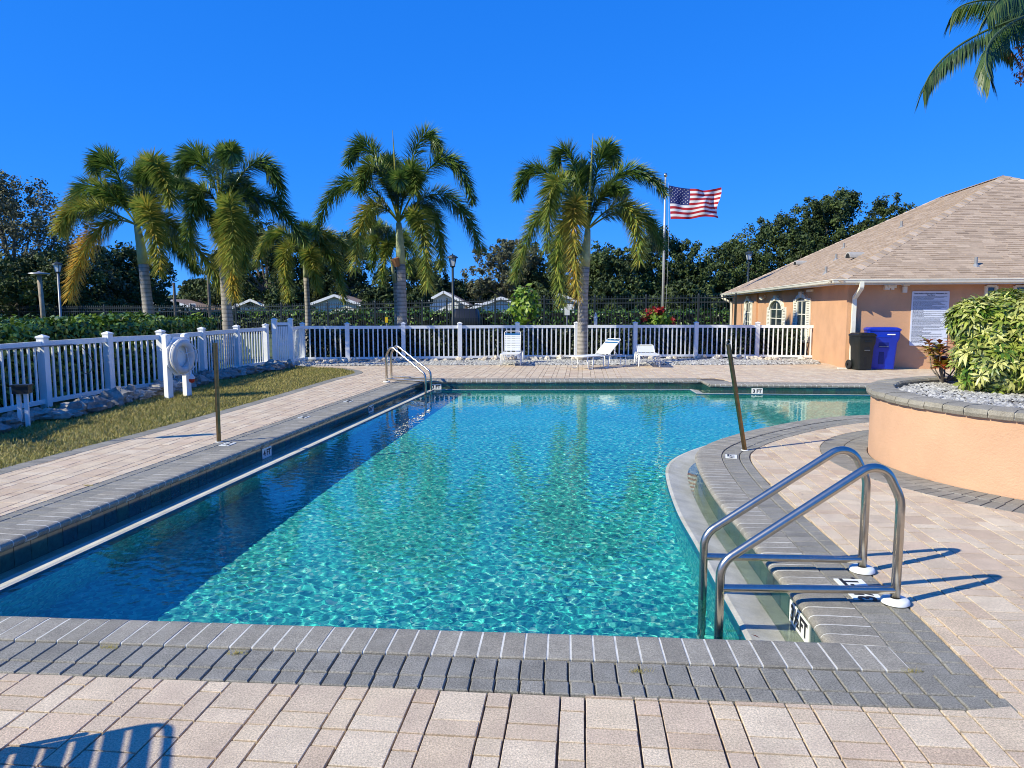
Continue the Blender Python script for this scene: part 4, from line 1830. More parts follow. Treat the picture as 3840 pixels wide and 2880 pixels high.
def roof_pt(px, py):
    """point of the roof planes under a picture point"""
    r_ = ray(px, py)
    o_ = Vector((0, 0, H))
    best = None
    for (a, b_, c) in ((E0, E1_, Pk1), (E3, E0, Pk1)):
        n = (b_ - a).cross(c - a)
        t = (a - o_).dot(n) / r_.dot(n)
        q_ = o_ + r_ * t
        uv = (q_.to_2d() - EAVE)
        if a is E0 and uv.dot(BT) >= uv.dot(BLn) - .02:
            best = q_
        if a is E3 and uv.dot(BT) <= uv.dot(BLn) + .02:
            best = best or q_
    return best or q_


for i, (px, py, hh) in enumerate(((3380, 852, .20), (3164, 931, .20), (3135, 974, .2), (3097, 1025, .20), (3659, 996, .22))):
    q_ = roof_pt(px, py)
    rt_ = MB()
    rt_.tube([(0, 0, -.1), (0, 0, hh)], .04, 10)
    rt_.lathe((0, 0, .0), [(.042, .05), (.12, -.06)], 10)
    rt_.obj('vent_pipe', M['grey'], roof).location = q_
for (px, py) in ((3208, 967), (3002, 993)):
    q_ = roof_pt(px, py)
    mb = MB()
    Mr = Matrix.Rotation(th, 3, 'Z')
    prof_ = [(-.0, 0)] + [(.14 * math.cos(a), .17 * math.sin(a)) for a in np.linspace(math.pi, 0, 9)]
    mb.loft([[Mr @ Vector((-.26, x, z)) for x, z in prof_[1:]], [Mr @ Vector((.25, x, z)) for x, z in prof_[1:]]])
    o = mb.obj('roof_vent', M['ventc'], roof, 50)
    o.location = q_ + Vector((0, 0, .0))
    mk = MB()
    mk.loft([[Mr @ Vector((-.263, x * .8, z * .8)) for x, z in prof_[1:]], [Mr @ Vector((-.20, x * .8, z * .8)) for x, z in prof_[1:]]])
    mk.obj('vent_mouth', M['rubber'], roof).location = q_


# downpipes
def downpipe(pts, w_):
    mb = MB()
    pp_ = arcpath(pts, .07, 4)
    rings = []
    for i, p in enumerate(pp_):
        d = (pp_[min(i + 1, len(pp_) - 1)] - pp_[max(i - 1, 0)]).normalized()
        x = Vector((BT.x, BT.y, 0))
        x = (x - d * x.dot(d)).normalized()
        y = d.cross(x)
        rings.append([p + x * sx * w_ / 2 + y * sy * w_ * .4 for sx, sy in ((-1, -1), (1, -1), (1, 1), (-1, 1))])
    mb.loft(rings)
    mb.obj('downpipe', M['trim'], club)


downpipe([B3(.62, -.06, wz + .04), B3(.62, -.06, wz - .10), B3(.60, OV - .06, wz - .36), B3(.60, OV - .06, .12), B3(.58, OV - .22, .03)], .10)
downpipe([B3(-.06, LEN - .4, wz + .04), B3(-.06, LEN - .4, wz - .1), B3(OV - .06, LEN - .55, wz - .36), B3(OV - .06, LEN - .55, .1)], .1)
mb = MB()
mb.beam(B3(.2, OV - .28, .015), B3(1.5, OV - .28, .015), .1, .03)
mb.obj('drain_strip', M['trim'], club)


# side wall windows: local frame x along +v (away), z up, sticking out to -u
def side_window(v0, v1, zt, zb, arch, shw, name='window'):
    vm_, wd = (v0 + v1) / 2, (v1 - v0)
    f_ = MB()
    gx0, gx1 = v0 + shw + .04, v1 - shw - .04
    gw_ = gx1 - gx0
    zs_ = zt - arch
    mbg = MB()
    op = [(gx0, zb), (gx1, zb)] + [((gx0 + gx1) / 2 + gw_ / 2 * math.cos(a), zs_ + arch * math.sin(a)) for a in np.linspace(0, math.pi, 15)]
    mbg.loft([[B3(OV - .012, y, z) for y, z in op], [B3(OV + .02, y, z) for y, z in op]])
    # trim arch with segment stones and a keystone
    nseg = 9
    for k in range(nseg):
        a0, a1 = math.pi * k / nseg + .02, math.pi * (k + 1) / nseg - .02
        big = (k == nseg // 2)
        r0x, r0z = gw_ / 2 + .005, arch + .005
        ex = .20 if big else .14
        dpt = .13 if big else .09
        q = [((gx0 + gx1) / 2 + (r0x + e) * math.cos(a), zs_ + (r0z + e) * math.sin(a)) for a, e in ((a0, 0), (a1, 0), (a1, ex), (a0, ex))]
        f_.loft([[B3(OV - dpt, y, z) for y, z in q], [B3(OV + .01, y, z) for y, z in q]])
    for y in (gx0, gx1):
        f_.beam(B3(OV - .02, y, zb), B3(OV - .02, y, zs_), .05, .05)
    f_.beam(B3(OV - .04, gx0 - .05, zb - .03), B3(OV - .04, gx1 + .05, zb - .03), .1, .06)
    win = f_.obj('window', M['trim'], club)
    mbg.obj('pane', M['glass'], win)
    mu = MB()
    mu.beam(B3(OV - .02, (gx0 + gx1) / 2, zb), B3(OV - .02, (gx0 + gx1) / 2, zt - .02), .03, .03)
    for z in (zb + (zs_ - zb) * .33, zb + (zs_ - zb) * .66, zs_):
        mu.beam(B3(OV - .02, gx0, z), B3(OV - .02, gx1, z), .03, .03)
    mu.obj('muntin', M['trim'], win)
    for y0 in (v0, v1 - shw):
        sh = MB()
        zt2 = zs_ + .05
        for (a, b_) in (((y0, zb), (y0, zt2)), ((y0 + shw, zb), (y0 + shw, zt2)), ((y0, zt2), (y0 + shw, zt2)), ((y0, zb), (y0 + shw, zb))):
            sh.beam(B3(OV - .03, a[0], a[1]), B3(OV - .03, b_[0], b_[1]), .04, .05)
        s_ = sh.obj('shutter', M['trim'], club)
        ls = MB()
        z = zb + .05
        while z < zt2 - .03:
            ls.add([B3(OV - .045, y0 + .02, z), B3(OV - .045, y0 + shw - .02, z), B3(OV - .006, y0 + shw - .02, z + .05), B3(OV - .006, y0 + .02, z + .05),
                    B3(OV - .045, y0 + .02, z + .012), B3(OV - .045, y0 + shw - .02, z + .012)], [(0, 1, 2, 3), (4, 5, 1, 0), (4, 3, 2, 5)])
            z += .055
        ls.obj('louvre', M['trim'], s_)


side_window(3.95, 6.0, 1.93, .55, .10, .42)
side_window(7.1, 10.2, 1.87, .55, .32, .5)
side_window(13.4, 15.3, 1.93, .55, .10, .42)


# wall fittings
def fit(px, py, front=True, sz=(.2, .12, .09), m='trim', name='security_camera'):
    r_ = ray(px, py)
    o_ = Vector((0, 0, H))
    n = Vector((BLn.x, BLn.y, 0)) if front else Vector((BT.x, BT.y, 0))
    t = (B3(OV, OV, 0) - o_).dot(n) / r_.dot(n)
    q_ = o_ + r_ * t - n * (sz[1] / 2)
    return q_


for (px, py, fr_, nm_) in ((3322, 1078, True, 'security_camera'), (3389, 1086, True, 'wall_lamp'), (2871, 1112, False, 'flood_lamp'), (3042, 1090, False, 'wall_box')):
    q_ = fit(px, py, fr_)
    mb = MB()
    if nm_ == 'security_camera':
        mb.box((0, 0, 0), (.12, .14, .12))
        mb.box((.12, -.02, .02), (.2, .12, .07))
        mb.tube([(.14, -.02, -.01), (.14, -.02, -.06)], .045, 12)
    elif nm_ == 'wall_lamp':
        mb.box((0, 0, 0), (.10, .1, .16))
        mb.box((.02, 0, .11), (.16, .14, .03))
    elif nm_ == 'flood_lamp':
        mb.box((.05, 0, 0), (.08, .12, .12))
        mb.tube([(-.02, -.05, -.02), (-.14, -.12, -.08)], [.04, .075], 12)
        mb.tube([(-.02, .05, -.02), (-.14, .12, -.08)], [.04, .075], 12)
    else:
        mb.box((.02, 0, 0), (.10, .5, .07))
    o = mb.obj(nm_, M['trim'], club, 40)
    o.location = q_
    o.rotation_euler = (0, 0, -th)
# entry window and recessed door; the recess shade is a dark pane
for (px0, px1, py0, py1) in ((3697, 3728, 1073, 1175), (3805, 3900, 1073, 1300)):
    a, b_ = fit(px0, py0, sz=(0, 0, 0)), fit(px1, py1, sz=(0, 0, 0))
    u0, u1 = (a.to_2d() - EAVE).dot(BT), (b_.to_2d() - EAVE).dot(BT)
    mb = MB()
    for (p_, q_) in (((u0, a.z), (u1, a.z)), ((u0, b_.z), (u1, b_.z)), ((u0, b_.z), (u0, a.z)), ((u1, b_.z), (u1, a.z))):
        mb.beam(B3(p_[0], OV - .02, p_[1]), B3(q_[0], OV - .02, q_[1]), .07, .06)
    win = mb.obj('window', M['trim'], club)
    m2 = MB()
    m2.add([B3(u0, OV - .006, b_.z), B3(u1, OV - .006, b_.z), B3(u1, OV - .006, a.z), B3(u0, OV - .006, a.z)], [(0, 1, 2, 3)])
    m2.obj('pane', M['glass'], win)

# notice board
a, b_ = fit(3420, 1092, sz=(0, 0, 0)), fit(3548, 1297, sz=(0, 0, 0))
u0, u1 = (a.to_2d() - EAVE).dot(BT), (b_.to_2d() - EAVE).dot(BT)
sg = root('pool_rules_sign', B3((u0 + u1) / 2, OV - .015, (a.z + b_.z) / 2), -th)
tag(sg, 'large white pool rules sign with small print on the clubhouse wall', 'sign')
sw_, sh_ = (u1 - u0), a.z - b_.z
mb = MB()
mb.loft([[Vector((v.x, .012, v.y)) for v in (q.to_2d() for q in rrect(sw_, sh_, .03, 0))], [Vector((v.x, -.006, v.y)) for v in (q.to_2d() for q in rrect(sw_, sh_, .03, 0))]])
mb.obj('panel', M['poster'], sg)
Rx = Matrix.Rotation(math.pi / 2, 4, 'X')
for txt, z, s_ in (('Sabal Harbour Homeowners Association, Inc.', sh_ * .455, .044), ('Pool Rules', sh_ * .427, .044)):
    o = link('title', text_mesh(txt, s_, M['ink'], bold=.0012), sg)
    o.matrix_local = Matrix.Translation((0, -.0085, z)) @ Rx
mb = MB()
rr = random.Random(4)
z = sh_ * .40
while z > -sh_ * .44:
    Lw = rr.choice((.95, .93, .9, .55, .3, .85, .8))
    x = -sw_ * .46
    xe = x + sw_ * .92 * Lw
    while x < xe:
        l = rr.uniform(.012, .045)
        mb.box((x + l / 2, -.0075, z), (l, .002, rr.uniform(.007, .0095)))
        x += l + .008
    z -= rr.choice((.0205, .0205, .0205, .026))
tag(mb.obj('small_print', M['ink'], sg), kind='stuff')


# ------------------------------------------------------------------ foliage builders
def leaf_cloud(name, P, Nn, size, m, tint, asp=.55):
    n = len(P)
    a = RNG.normal(size=(n, 3))
    a /= np.linalg.norm(a, axis=1)[:, None]
    if Nn is not None:
        a = Nn + a * .8
        a /= np.linalg.norm(a, axis=1)[:, None]
    r = RNG.normal(size=(n, 3))
    u = np.cross(a, r)
    u /= np.linalg.norm(u, axis=1)[:, None]
    v = np.cross(a, u)
    s_ = (size * RNG.uniform(.6, 1.35, n))[:, None]
    q = np.stack([P - u * s_, P + v * s_ * asp, P + u * s_, P - v * s_ * asp], 1).reshape(-1, 3)
    return np_mesh(name, q, np.arange(4 * n).reshape(n, 4), m, tint)


def tree(name, px, top, hw, Y_, n, m, label, cat='tree', leaf=.17, zb=.6, seed=0, density=1.0, tl=None, grp='trees beyond the pool'):
    r = np.random.default_rng(seed + 100)
    s_ = F / Y_
    x0 = (px - 1920) / s_
    zt = H + (HOR - top) / s_
    W_ = hw / s_
    rt = root(name, (x0, Y_, -.03))
    tag(rt, label, cat, grp)
    mb = MB()
    th_ = zt * .36
    tr = max(.12, zt * .028)
    mb.tube([(0, 0, 0), (.1, 0, th_ * .5), (0, .1, th_)], [tr * 1.3, tr, tr * .8], 8)
    mb.obj('trunk', M['bark'], rt, True)
    nb = 30
    blobs = []
    lm = MB()
    Hc = zt - zb
    for k in range(nb):
        a = r.uniform(0, 6.28)
        f = r.uniform(0, 1) ** .5
        hgt = (k + r.uniform(0, 1)) / nb
        wz_ = math.sqrt(max(.06, 1 - (max(0, hgt - .38) / .66) ** 2)) * (1 if hgt > .2 else .92)
        br = W_ * r.uniform(.20, .34)
        rr_ = max(0, W_ * 1.1 * wz_ * r.uniform(.85, 1.12) - br)
        bx, by = math.cos(a) * rr_ * f, math.sin(a) * rr_ * f * .8
        bz = zb + Hc * (.08 + .86 * hgt)
        bz = min(bz, zt - br * .8)
        blobs.append((bx, by, bz, br))
        if k % 2:
            lm.tube([(0, 0, th_ * .8), (bx * .5, by * .5, th_ + (bz - th_) * .4), (bx, by, bz)], [tr * .6, tr * .35, tr * .1], 5)
    lm.obj('limbs', M['bark'], rt)
    Bq = np.array(blobs)
    # sub clumps on the blob shells give the uneven outline
    nc = int(420 * density)
    ci = r.integers(0, len(Bq), nc)
    dv = r.normal(size=(nc, 3))
    dv /= np.linalg.norm(dv, axis=1)[:, None]
    cc = Bq[ci, :3] + dv * (Bq[ci, 3] * r.uniform(.7, 1.1, nc))[:, None] * np.array([1, 1, .8])
    cr_ = W_ * r.uniform(.04, .12, nc)
    ii = r.integers(0, nc, n)
    d2 = r.normal(size=(n, 3))
    d2 /= np.linalg.norm(d2, axis=1)[:, None]
    P = cc[ii] + d2 * (cr_[ii] * r.uniform(.3, 1.15, n) ** .8)[:, None]
    P[:, 2] = np.clip(P[:, 2], .15, None)
    t = np.clip(r.uniform(0, .55, n) + (ii % 7) / 7 * .45, 0, 1)
    if tl:
        t = np.clip(t * tl, 0, 1)
    me = leaf_cloud('crown', P, d2, leaf, m, t)
    o = link('crown', me, rt)
    tag(o, kind='stuff')
    return rt


TR = [
    ('oak_tree', 70, 668, 300, 46, 9000, 'greyoak', 'tall grey sparse leaved oak at the far left edge', .13, 1.5),
    ('oak_tree', -330, 640, 320, 48, 7000, 'greyoak', 'tall grey oak just outside the left edge', .14, 1.5),
    ('oak_tree', 250, 930, 210, 44, 8000, 'oak', 'dark low oak between the grey oak and the leftmost palm', .14, .3),
    ('oak_tree', 40, 960, 230, 42, 7000, 'oak', 'dark low oak in front of the tall grey oak', .14, .3),
    ('oak_tree', 520, 930, 175, 50, 8000, 'oak', 'dark rounded oak behind the leftmost palm', .15, .5),
    ('tree', 745, 1045, 80, 62, 4000, 'oak', 'small dark tree right of the gap behind the second palm', .15, .3),
    ('oak_tree', 1010, 848, 190, 56, 10000, 'oak', 'broad green oak behind the small yellow green palm', .16, .5),
    ('oak_tree', 870, 950, 130, 60, 5000, 'oak', 'dark oak showing beside the second palm trunk', .16, .3),
    ('oak_tree', 1330, 885, 190, 58, 9000, 'oak', 'dark oak left of the tallest palm', .16, .3),
    ('tree', 1600, 975, 140, 60, 6000, 'oak', 'dark tree between the tallest palm and the middle street lamp', .16, .3),
    ('tree', 1760, 1052, 120, 66, 4500, 'oak', 'low light green tree behind the middle street lamp', .16, .3),
    ('oak_tree', 1900, 905, 130, 58, 7000, 'greyoak', 'grey green oak left of the palm beside the flagpole', .15, .8),
    ('oak_tree', 2090, 900, 170, 60, 8000, 'oak', 'dark oak directly behind the palm beside the flagpole', .16, .3),
    ('oak_tree', 2300, 925, 170, 56, 8000, 'oak', 'dark oak between the right palm and the flagpole', .16, .2),
    ('oak_tree', 2480, 862, 130, 58, 8000, 'oak', 'pointed dark oak just right of the flagpole base', .16, .2),
    ('oak_tree', 2620, 985, 120, 58, 6000, 'oak', 'low dark oak between the flagpole and the right lamp', .16, .2),
    ('oak_tree', 2780, 905, 160, 62, 8000, 'oak', 'dark oak behind the street lamp near the clubhouse', .16, .3),
    ('oak_tree', 2960, 815, 170, 62, 10000, 'oak', 'broad oak left of the tallest tree behind the clubhouse roof', .16, .5),
    ('oak_tree', 3130, 728, 165, 64, 12000, 'oak', 'tallest dark oak rising behind the clubhouse roof', .16, 1),
    ('oak_tree', 3310, 740, 85, 66, 4500, 'oak', 'thin airy tree top at the roof line right of the tallest oak', .15, 3),
    ('oak_tree', 3240, 830, 140, 62, 7000, 'oak', 'dark oak low behind the clubhouse roof slope', .16, 1),
]
TR += [
    ('low_tree', 420, 1075, 110, 38, 4500, 'oak', 'low dark bushy tree left of the leftmost palm trunk', .15, .1),
    ('low_tree', 1090, 1085, 90, 40, 4500, 'oak', 'low bushy tree just left of the small palm trunk', .15, .1),
    ('low_tree', 1440, 1070, 85, 40, 4500, 'oak', 'low bushy tree just left of the tallest palm trunk', .15, .1),
    ('low_tree', 1570, 1085, 65, 40, 3500, 'oak', 'low bushy tree just right of the tallest palm trunk', .15, .1),
    ('low_tree', 2045, 1090, 60, 40, 3500, 'oak', 'low bushy tree between the bright young tree and the blank white sign', .15, .1),
    ('low_tree', 2280, 1060, 110, 40, 5000, 'oak', 'low dark tree just right of the palm beside the flagpole', .15, .1),
    ('low_tree', 2560, 1060, 130, 42, 5500, 'oak', 'low dark tree right of the flagpole base', .15, .1),
]
for k, (nm_, px, top, hw, Y_, n, m_, lab, lf, zb) in enumerate(TR):
    tree(nm_, px, top, hw * ((1.5 if px > 2600 else 1.25) if top < 1000 else 1.1), Y_ + (0 if k < 5 else 26), int(n * (3.1 if px > 2600 else 2.5)), M[m_], lab, leaf=lf * (.74 if k < 5 else 1.05), zb=zb, seed=k)


def treeline():
    n = 60000
    x = RNG.uniform(-75, 75, n)
    env = 5.6 + 1.2 * np.sin(x * .21 + 1) + .8 * np.sin(x * .53) + .5 * np.sin(x * 1.3)
    z = env * RNG.uniform(0, 1, n) ** .8
    P = np.stack([x * 1.4, 118 + RNG.uniform(-2, 2, n) - (env - z) * .3, z], -1)
    o = link('treeline', leaf_cloud('treeline', P, np.tile([0, -.8, .5], (n, 1)), .30, M['oak'], RNG.uniform(0, 1, n)))
    tag(o, 'far off dark wood closing the view behind the houses', 'treeline', kind='stuff')


treeline()


def hedge(name, poly, h, n, m, label, leaf=.05, wob=.08, cat='hedge', tl=1.0):
    rt = root(name)
    tag(rt, label, cat, 'hedges round the pool')
    if area(poly) < 0:
        poly = poly[::-1]
    mb = MB()
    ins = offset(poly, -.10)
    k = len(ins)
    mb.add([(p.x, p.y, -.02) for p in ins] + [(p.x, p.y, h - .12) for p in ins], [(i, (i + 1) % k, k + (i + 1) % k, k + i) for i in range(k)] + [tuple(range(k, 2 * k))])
    mb.obj('dark_core', M['core'], rt)  # solid near-black block, the shade between the leaves put into its colour
    xs_ = [p.x for p in poly]
    ys_ = [p.y for p in poly]
    # top
    A_ = abs(area(poly))
    per = sum((poly[i] - poly[i - 1]).length for i in range(k))
    nt_ = int(n * A_ / (A_ + per * h))
    c = np.stack([RNG.uniform(min(xs_), max(xs_), nt_ * 4), RNG.uniform(min(ys_), max(ys_), nt_ * 4)], -1)
    c = c[sdf(c, poly) > 0][:nt_]
    bumps = .05 * np.sin(c[:, 0] * 3.1 + c[:, 1]) + .04 * np.sin(c[:, 1] * 4.3 - c[:, 0] * 2)
    Pt_ = np.stack([c[:, 0], c[:, 1], h + bumps + RNG.normal(0, wob * .6, len(c)) - .04], -1)
    Nt = np.tile([0, 0, 1.0], (len(c), 1))
    ns = n - len(c)
    Ls = np.array([(poly[(i + 1) % k] - poly[i]).length for i in range(k)])
    e = RNG.choice(k, ns, p=Ls / Ls.sum())
    t = RNG.uniform(0, 1, ns)
    A2 = np.array([tuple(p) for p in poly])
    B2 = np.roll(A2, -1, 0)
    q_ = A2[e] + (B2[e] - A2[e]) * t[:, None]
    dd = (B2[e] - A2[e]) / Ls[e][:, None]
    nr = np.stack([dd[:, 1], -dd[:, 0]], -1)
    q_ += nr * RNG.normal(0, wob * .7, ns)[:, None]
    Ps = np.stack([q_[:, 0], q_[:, 1], RNG.uniform(.02, h, ns)], -1)
    Ns = np.concatenate([nr, np.full((ns, 1), .5)], 1)
    P = np.concatenate([Pt_, Ps])
    Nn = np.concatenate([Nt, Ns])
    me = leaf_cloud('foliage', P, Nn, leaf, m, np.clip(RNG.uniform(0, 1, len(P)) * tl, 0, 1), .5)
    tag(link('foliage', me, rt), kind='stuff')
    return rt


hl = [p + Vector((-.55, 0)) for p in fpl[:7]]
hr = [p + Vector((-2.9, .4)) for p in fpl[:7]]
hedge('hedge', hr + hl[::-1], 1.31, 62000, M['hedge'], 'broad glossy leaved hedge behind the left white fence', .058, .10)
hb = [p + Vector((0, .45)) for p in bp_[:-1]] + [bp_[-1] + Vector((-.35, .5))]
hb2 = [p + Vector((0, 1.5)) for p in hb]
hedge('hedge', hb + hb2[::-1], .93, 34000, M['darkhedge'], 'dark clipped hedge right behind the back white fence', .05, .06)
hedge('hedge', [Vector((-26, 52)), Vector((20, 52)), Vector((20, 54)), Vector((-26, 54))], 1.35, 9000, M['hedge'], 'long green hedge along the houses beyond the iron fence', .13, .2, tl=.8)
hedge('hedge', [Vector((-40, 44)), Vector((-11, 46)), Vector((-11, 47.5)), Vector((-40, 45.5))], .8, 4000, M['oak'], 'low dark shrubs beyond the iron fence at left', .13, .2)


# ------------------------------------------------------------------ palms
def palm(px, base_py, Y_, r0, path_px, fronds, spear, label, boot=None, nleaf=800, LL=.60, scale_w=1.0, shaft_frac=.6, grp='foxtail palms behind the fence', young=0.0):
    """path_px: trunk points (px, py) from the ground up to the crown; fronds: (apex, tip, depth, age)"""
    b0 = Pt(path_px[0][0], path_px[0][1], Y_)
    bx = b0.x
    rt = root('foxtail_palm', (bx, Y_, -.03))
    tag(rt, label, 'palm tree', grp)
    O = Vector((bx, Y_, -.03))
    pts = [Vector((0, 0, 0))]
    for q_ in path_px:
        pts.append(Pt(q_[0], q_[1], Y_) - O)
    crown = pts[-1]
    # trunk to shaft start
    ks = max(2, int(round((len(pts) - 1) * shaft_frac)))
    tr_pts = catmull(pts[:ks + 1], .3)
    n = len(tr_pts)
    mb = MB()
    mb.tube(tr_pts, [r0 * (1.08 - .22 * i / n) for i in range(n)], 14)
    mb.obj('trunk', M['trunk'], rt, True)
    sh_pts = catmull(pts[ks:], .25)
    n = len(sh_pts)
    mb = MB()
    mb.tube(sh_pts, [r0 * (.98 - .55 * i / n) for i in range(n)], 12)
    mb.obj('crownshaft', M['shaft'], rt, True)
    if boot:
        q_ = Pt(boot[0], boot[1], Y_) - O
        m2 = MB()
        m2.tube([q_ + Vector((-.02, -r0 * .9, -.12)), q_ + Vector((-.08, -r0 * 1.3, .12))], [.09, .13], 8)
        m2.obj('cut_frond_base', M['boot'], rt)
    if spear:
        q_ = Pt(spear[0], spear[1], Y_) - O
        m2 = MB()
        m2.tube([crown, crown.lerp(q_, .5), q_], [.05, .04, .006], 7, t=.72)
        m2.obj('spear_leaf', M['frond'], rt)
    # young inner fronds rise round the spear
    extra = []
    for k in range(1):
        a_ = random.uniform(0, 6.28)
        L_ = random.uniform(.9, 1.25) * LL / .62
        extra.append((crown + Vector((.55 * math.cos(a_) * L_, .55 * math.sin(a_) * L_, 1.15 * L_)), crown + Vector((1.25 * math.cos(a_) * L_, 1.25 * math.sin(a_) * L_, 1.2 * L_)), None, .03))
    for (ap, tp, dz, age) in list(fronds) + extra:
        A_ = ap if dz is None else Pt(ap[0], ap[1], Y_ + dz * .6) - O
        T_ = tp if dz is None else Pt(tp[0], tp[1], Y_ + dz) - O
        C_ = (A_ - crown * .1764 - T_ * .3364) / .4872
        fm = MB()
        N_ = 22
        ray_ = []
        for i in range(N_ + 1):
            t = i / N_
            ray_.append(crown * (1 - t) ** 2 + C_ * 2 * t * (1 - t) + T_ * t * t)
        fm.tube(ray_, [.030 * (1 - .8 * i / N_) * scale_w for i in range(N_ + 1)], 5, 0, .50 + age * .2)
        for i in range(nleaf):
            t = .14 + .86 * ((i + random.random()) / nleaf)
            p = crown * (1 - t) ** 2 + C_ * 2 * t * (1 - t) + T_ * t * t
            dt = ((C_ - crown) * 2 * (1 - t) + (T_ - C_) * 2 * t).normalized()
            x = dt.cross(Vector((0, 0, 1)))
            if x.length < 1e-3:
                x = Vector((1, 0, 0))
            x.normalize()
            y = x.cross(dt)
            a = random.uniform(0, 2 * math.pi)
            out = x * math.cos(a) + y * math.sin(a)
            fw = .42 + .55 * t
            d = (out + dt * fw * .9 + Vector((0, 0, -.04))).normalized()
            env = min(1, (t - .08) / .22) * (1 - .35 * max(0, t - .6) / .4)
            l = LL * env * random.uniform(.75, 1.1)
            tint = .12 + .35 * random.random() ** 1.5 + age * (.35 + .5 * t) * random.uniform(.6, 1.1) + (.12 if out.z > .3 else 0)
            leaflet(fm, p, d, out, l, .036 * random.uniform(.8, 1.2) * scale_w, min(.98, max(0, tint)), .28)
        fm.obj('frond', M['frond'], rt)
    return rt


palm(559, 1189, 21.5, .155, [(566, 1300), (559, 1189), (550, 1115), (538, 990), (524, 900), (513, 845)],
     [((401, 596), (352, 640), .5, .05), ((322, 705), (236, 872), .2, .35), ((300, 780), (222, 860), -1.2, .5), ((345, 890), (262, 1112), -.6, .95),
      ((560, 800), (600, 1010), -2.2, .5), ((578, 610), (640, 760), -1.6, .38), ((690, 880), (862, 1112), -.4, .45), ((720, 740), (815, 870), .4, .15),
      ((420, 720), (330, 800), 1.4, .1), ((610, 690), (700, 690), 1.6, .1), ((640, 900), (735, 1010), 1.0, .2)],
     (499, 592), 'leftmost foxtail palm with orange tinted lower fronds', None, young=0)
palm(849, 1227, 21.0, .15, [(860, 1300), (855, 1227), (846, 1080), (836, 960), (832, 860), (830, 790)],
     [((738, 578), (668, 640), .6, .08), ((985, 610), (1060, 752), .3, .06), ((1000, 752), (1148, 905), .4, .0), ((868, 800), (872, 1010), -2.0, .4),
      ((905, 850), (915, 1000), -.8, .3), ((738, 740), (700, 930), -.9, .25), ((850, 900), (880, 1110), -1.4, .65), ((900, 690), (960, 800), 1.5, .1)],
     (804, 548), 'second foxtail palm from the left beside the white gate')
palm(1153, 1194, 26, .10, [(1157, 1290), (1155, 1194), (1151, 1100), (1147, 1040), (1144, 1000), (1142, 975)],
     [((1185, 868), (1212, 950), -.2, .55), ((1030, 872), (962, 985), 0, .45), ((1070, 950), (1080, 1120), -1.2, .5), ((1230, 880), (1318, 945), .4, .45),
      ((1240, 950), (1290, 1122), -.4, .4), ((1120, 900), (1105, 905), 1.2, .3), ((1165, 960), (1190, 1080), -1.4, .45)],
     None, 'small yellow green palm between the second and the tallest palm', nleaf=650, LL=.54)
palm(1507, 1204, 22.5, .155, [(1510, 1300), (1508, 1204), (1506, 1080), (1503, 990), (1499, 900), (1495, 835)],
     [((1375, 548), (1306, 612), .5, .02), ((1400, 625), (1350, 710), -1.0, .15), ((1590, 510), (1652, 592), .3, .1), ((1680, 596), (1770, 755), .2, .02),
      ((1690, 745), (1806, 935), -.2, .12), ((1290, 690), (1180, 878), .2, .06), ((1375, 800), (1330, 1002), -1.4, .5), ((1580, 850), (1600, 1072), -1.6, .42),
      ((1620, 800), (1660, 1000), .8, .3), ((1460, 620), (1470, 640), 1.6, .05), ((1540, 640), (1560, 720), -1.2, .1)],
     (1472, 488), 'tallest foxtail palm in the middle of the row', (1494, 985), nleaf=800, LL=.60)
palm(1486, 1204, 27, .075, [(1487, 1290), (1486, 1204), (1484, 1120), (1480, 1060), (1472, 1000), (1465, 960)],
     [((1410, 900), (1395, 1010), -.8, .2), ((1440, 860), (1380, 900), .2, .1), ((1520, 880), (1570, 980), .2, .15), ((1450, 930), (1430, 1060), -1.2, .3), ((1500, 900), (1540, 1020), -.8, .2)],
     None, 'slim young palm with a swollen green shaft behind the tallest palm', nleaf=500, LL=.5, grp='foxtail palms behind the fence')
palm(2185, 1204, 22.0, .155, [(2184, 1300), (2185, 1204), (2188, 1100), (2194, 1000), (2200, 920), (2204, 860)],
     [((2010, 632), (1942, 735), .4, .05), ((2128, 572), (2076, 625), .2, .08), ((2265, 566), (2306, 618), .8, .02), ((2360, 640), (2492, 722), .2, .03),
      ((2360, 790), (2398, 980), -1.2, .42), ((2400, 800), (2482, 930), .6, .15), ((2030, 800), (1930, 1042), .2, .35), ((2150, 800), (2164, 1112), -1.8, .72),
      ((2080, 690), (2052, 930), -1.6, .35), ((2100, 880), (2105, 1132), -.6, .4), ((2180, 640), (2160, 690), 1.4, .02)],
     (2224, 500), 'foxtail palm left of the flagpole with browned lower fronds', None, nleaf=800, LL=.60)

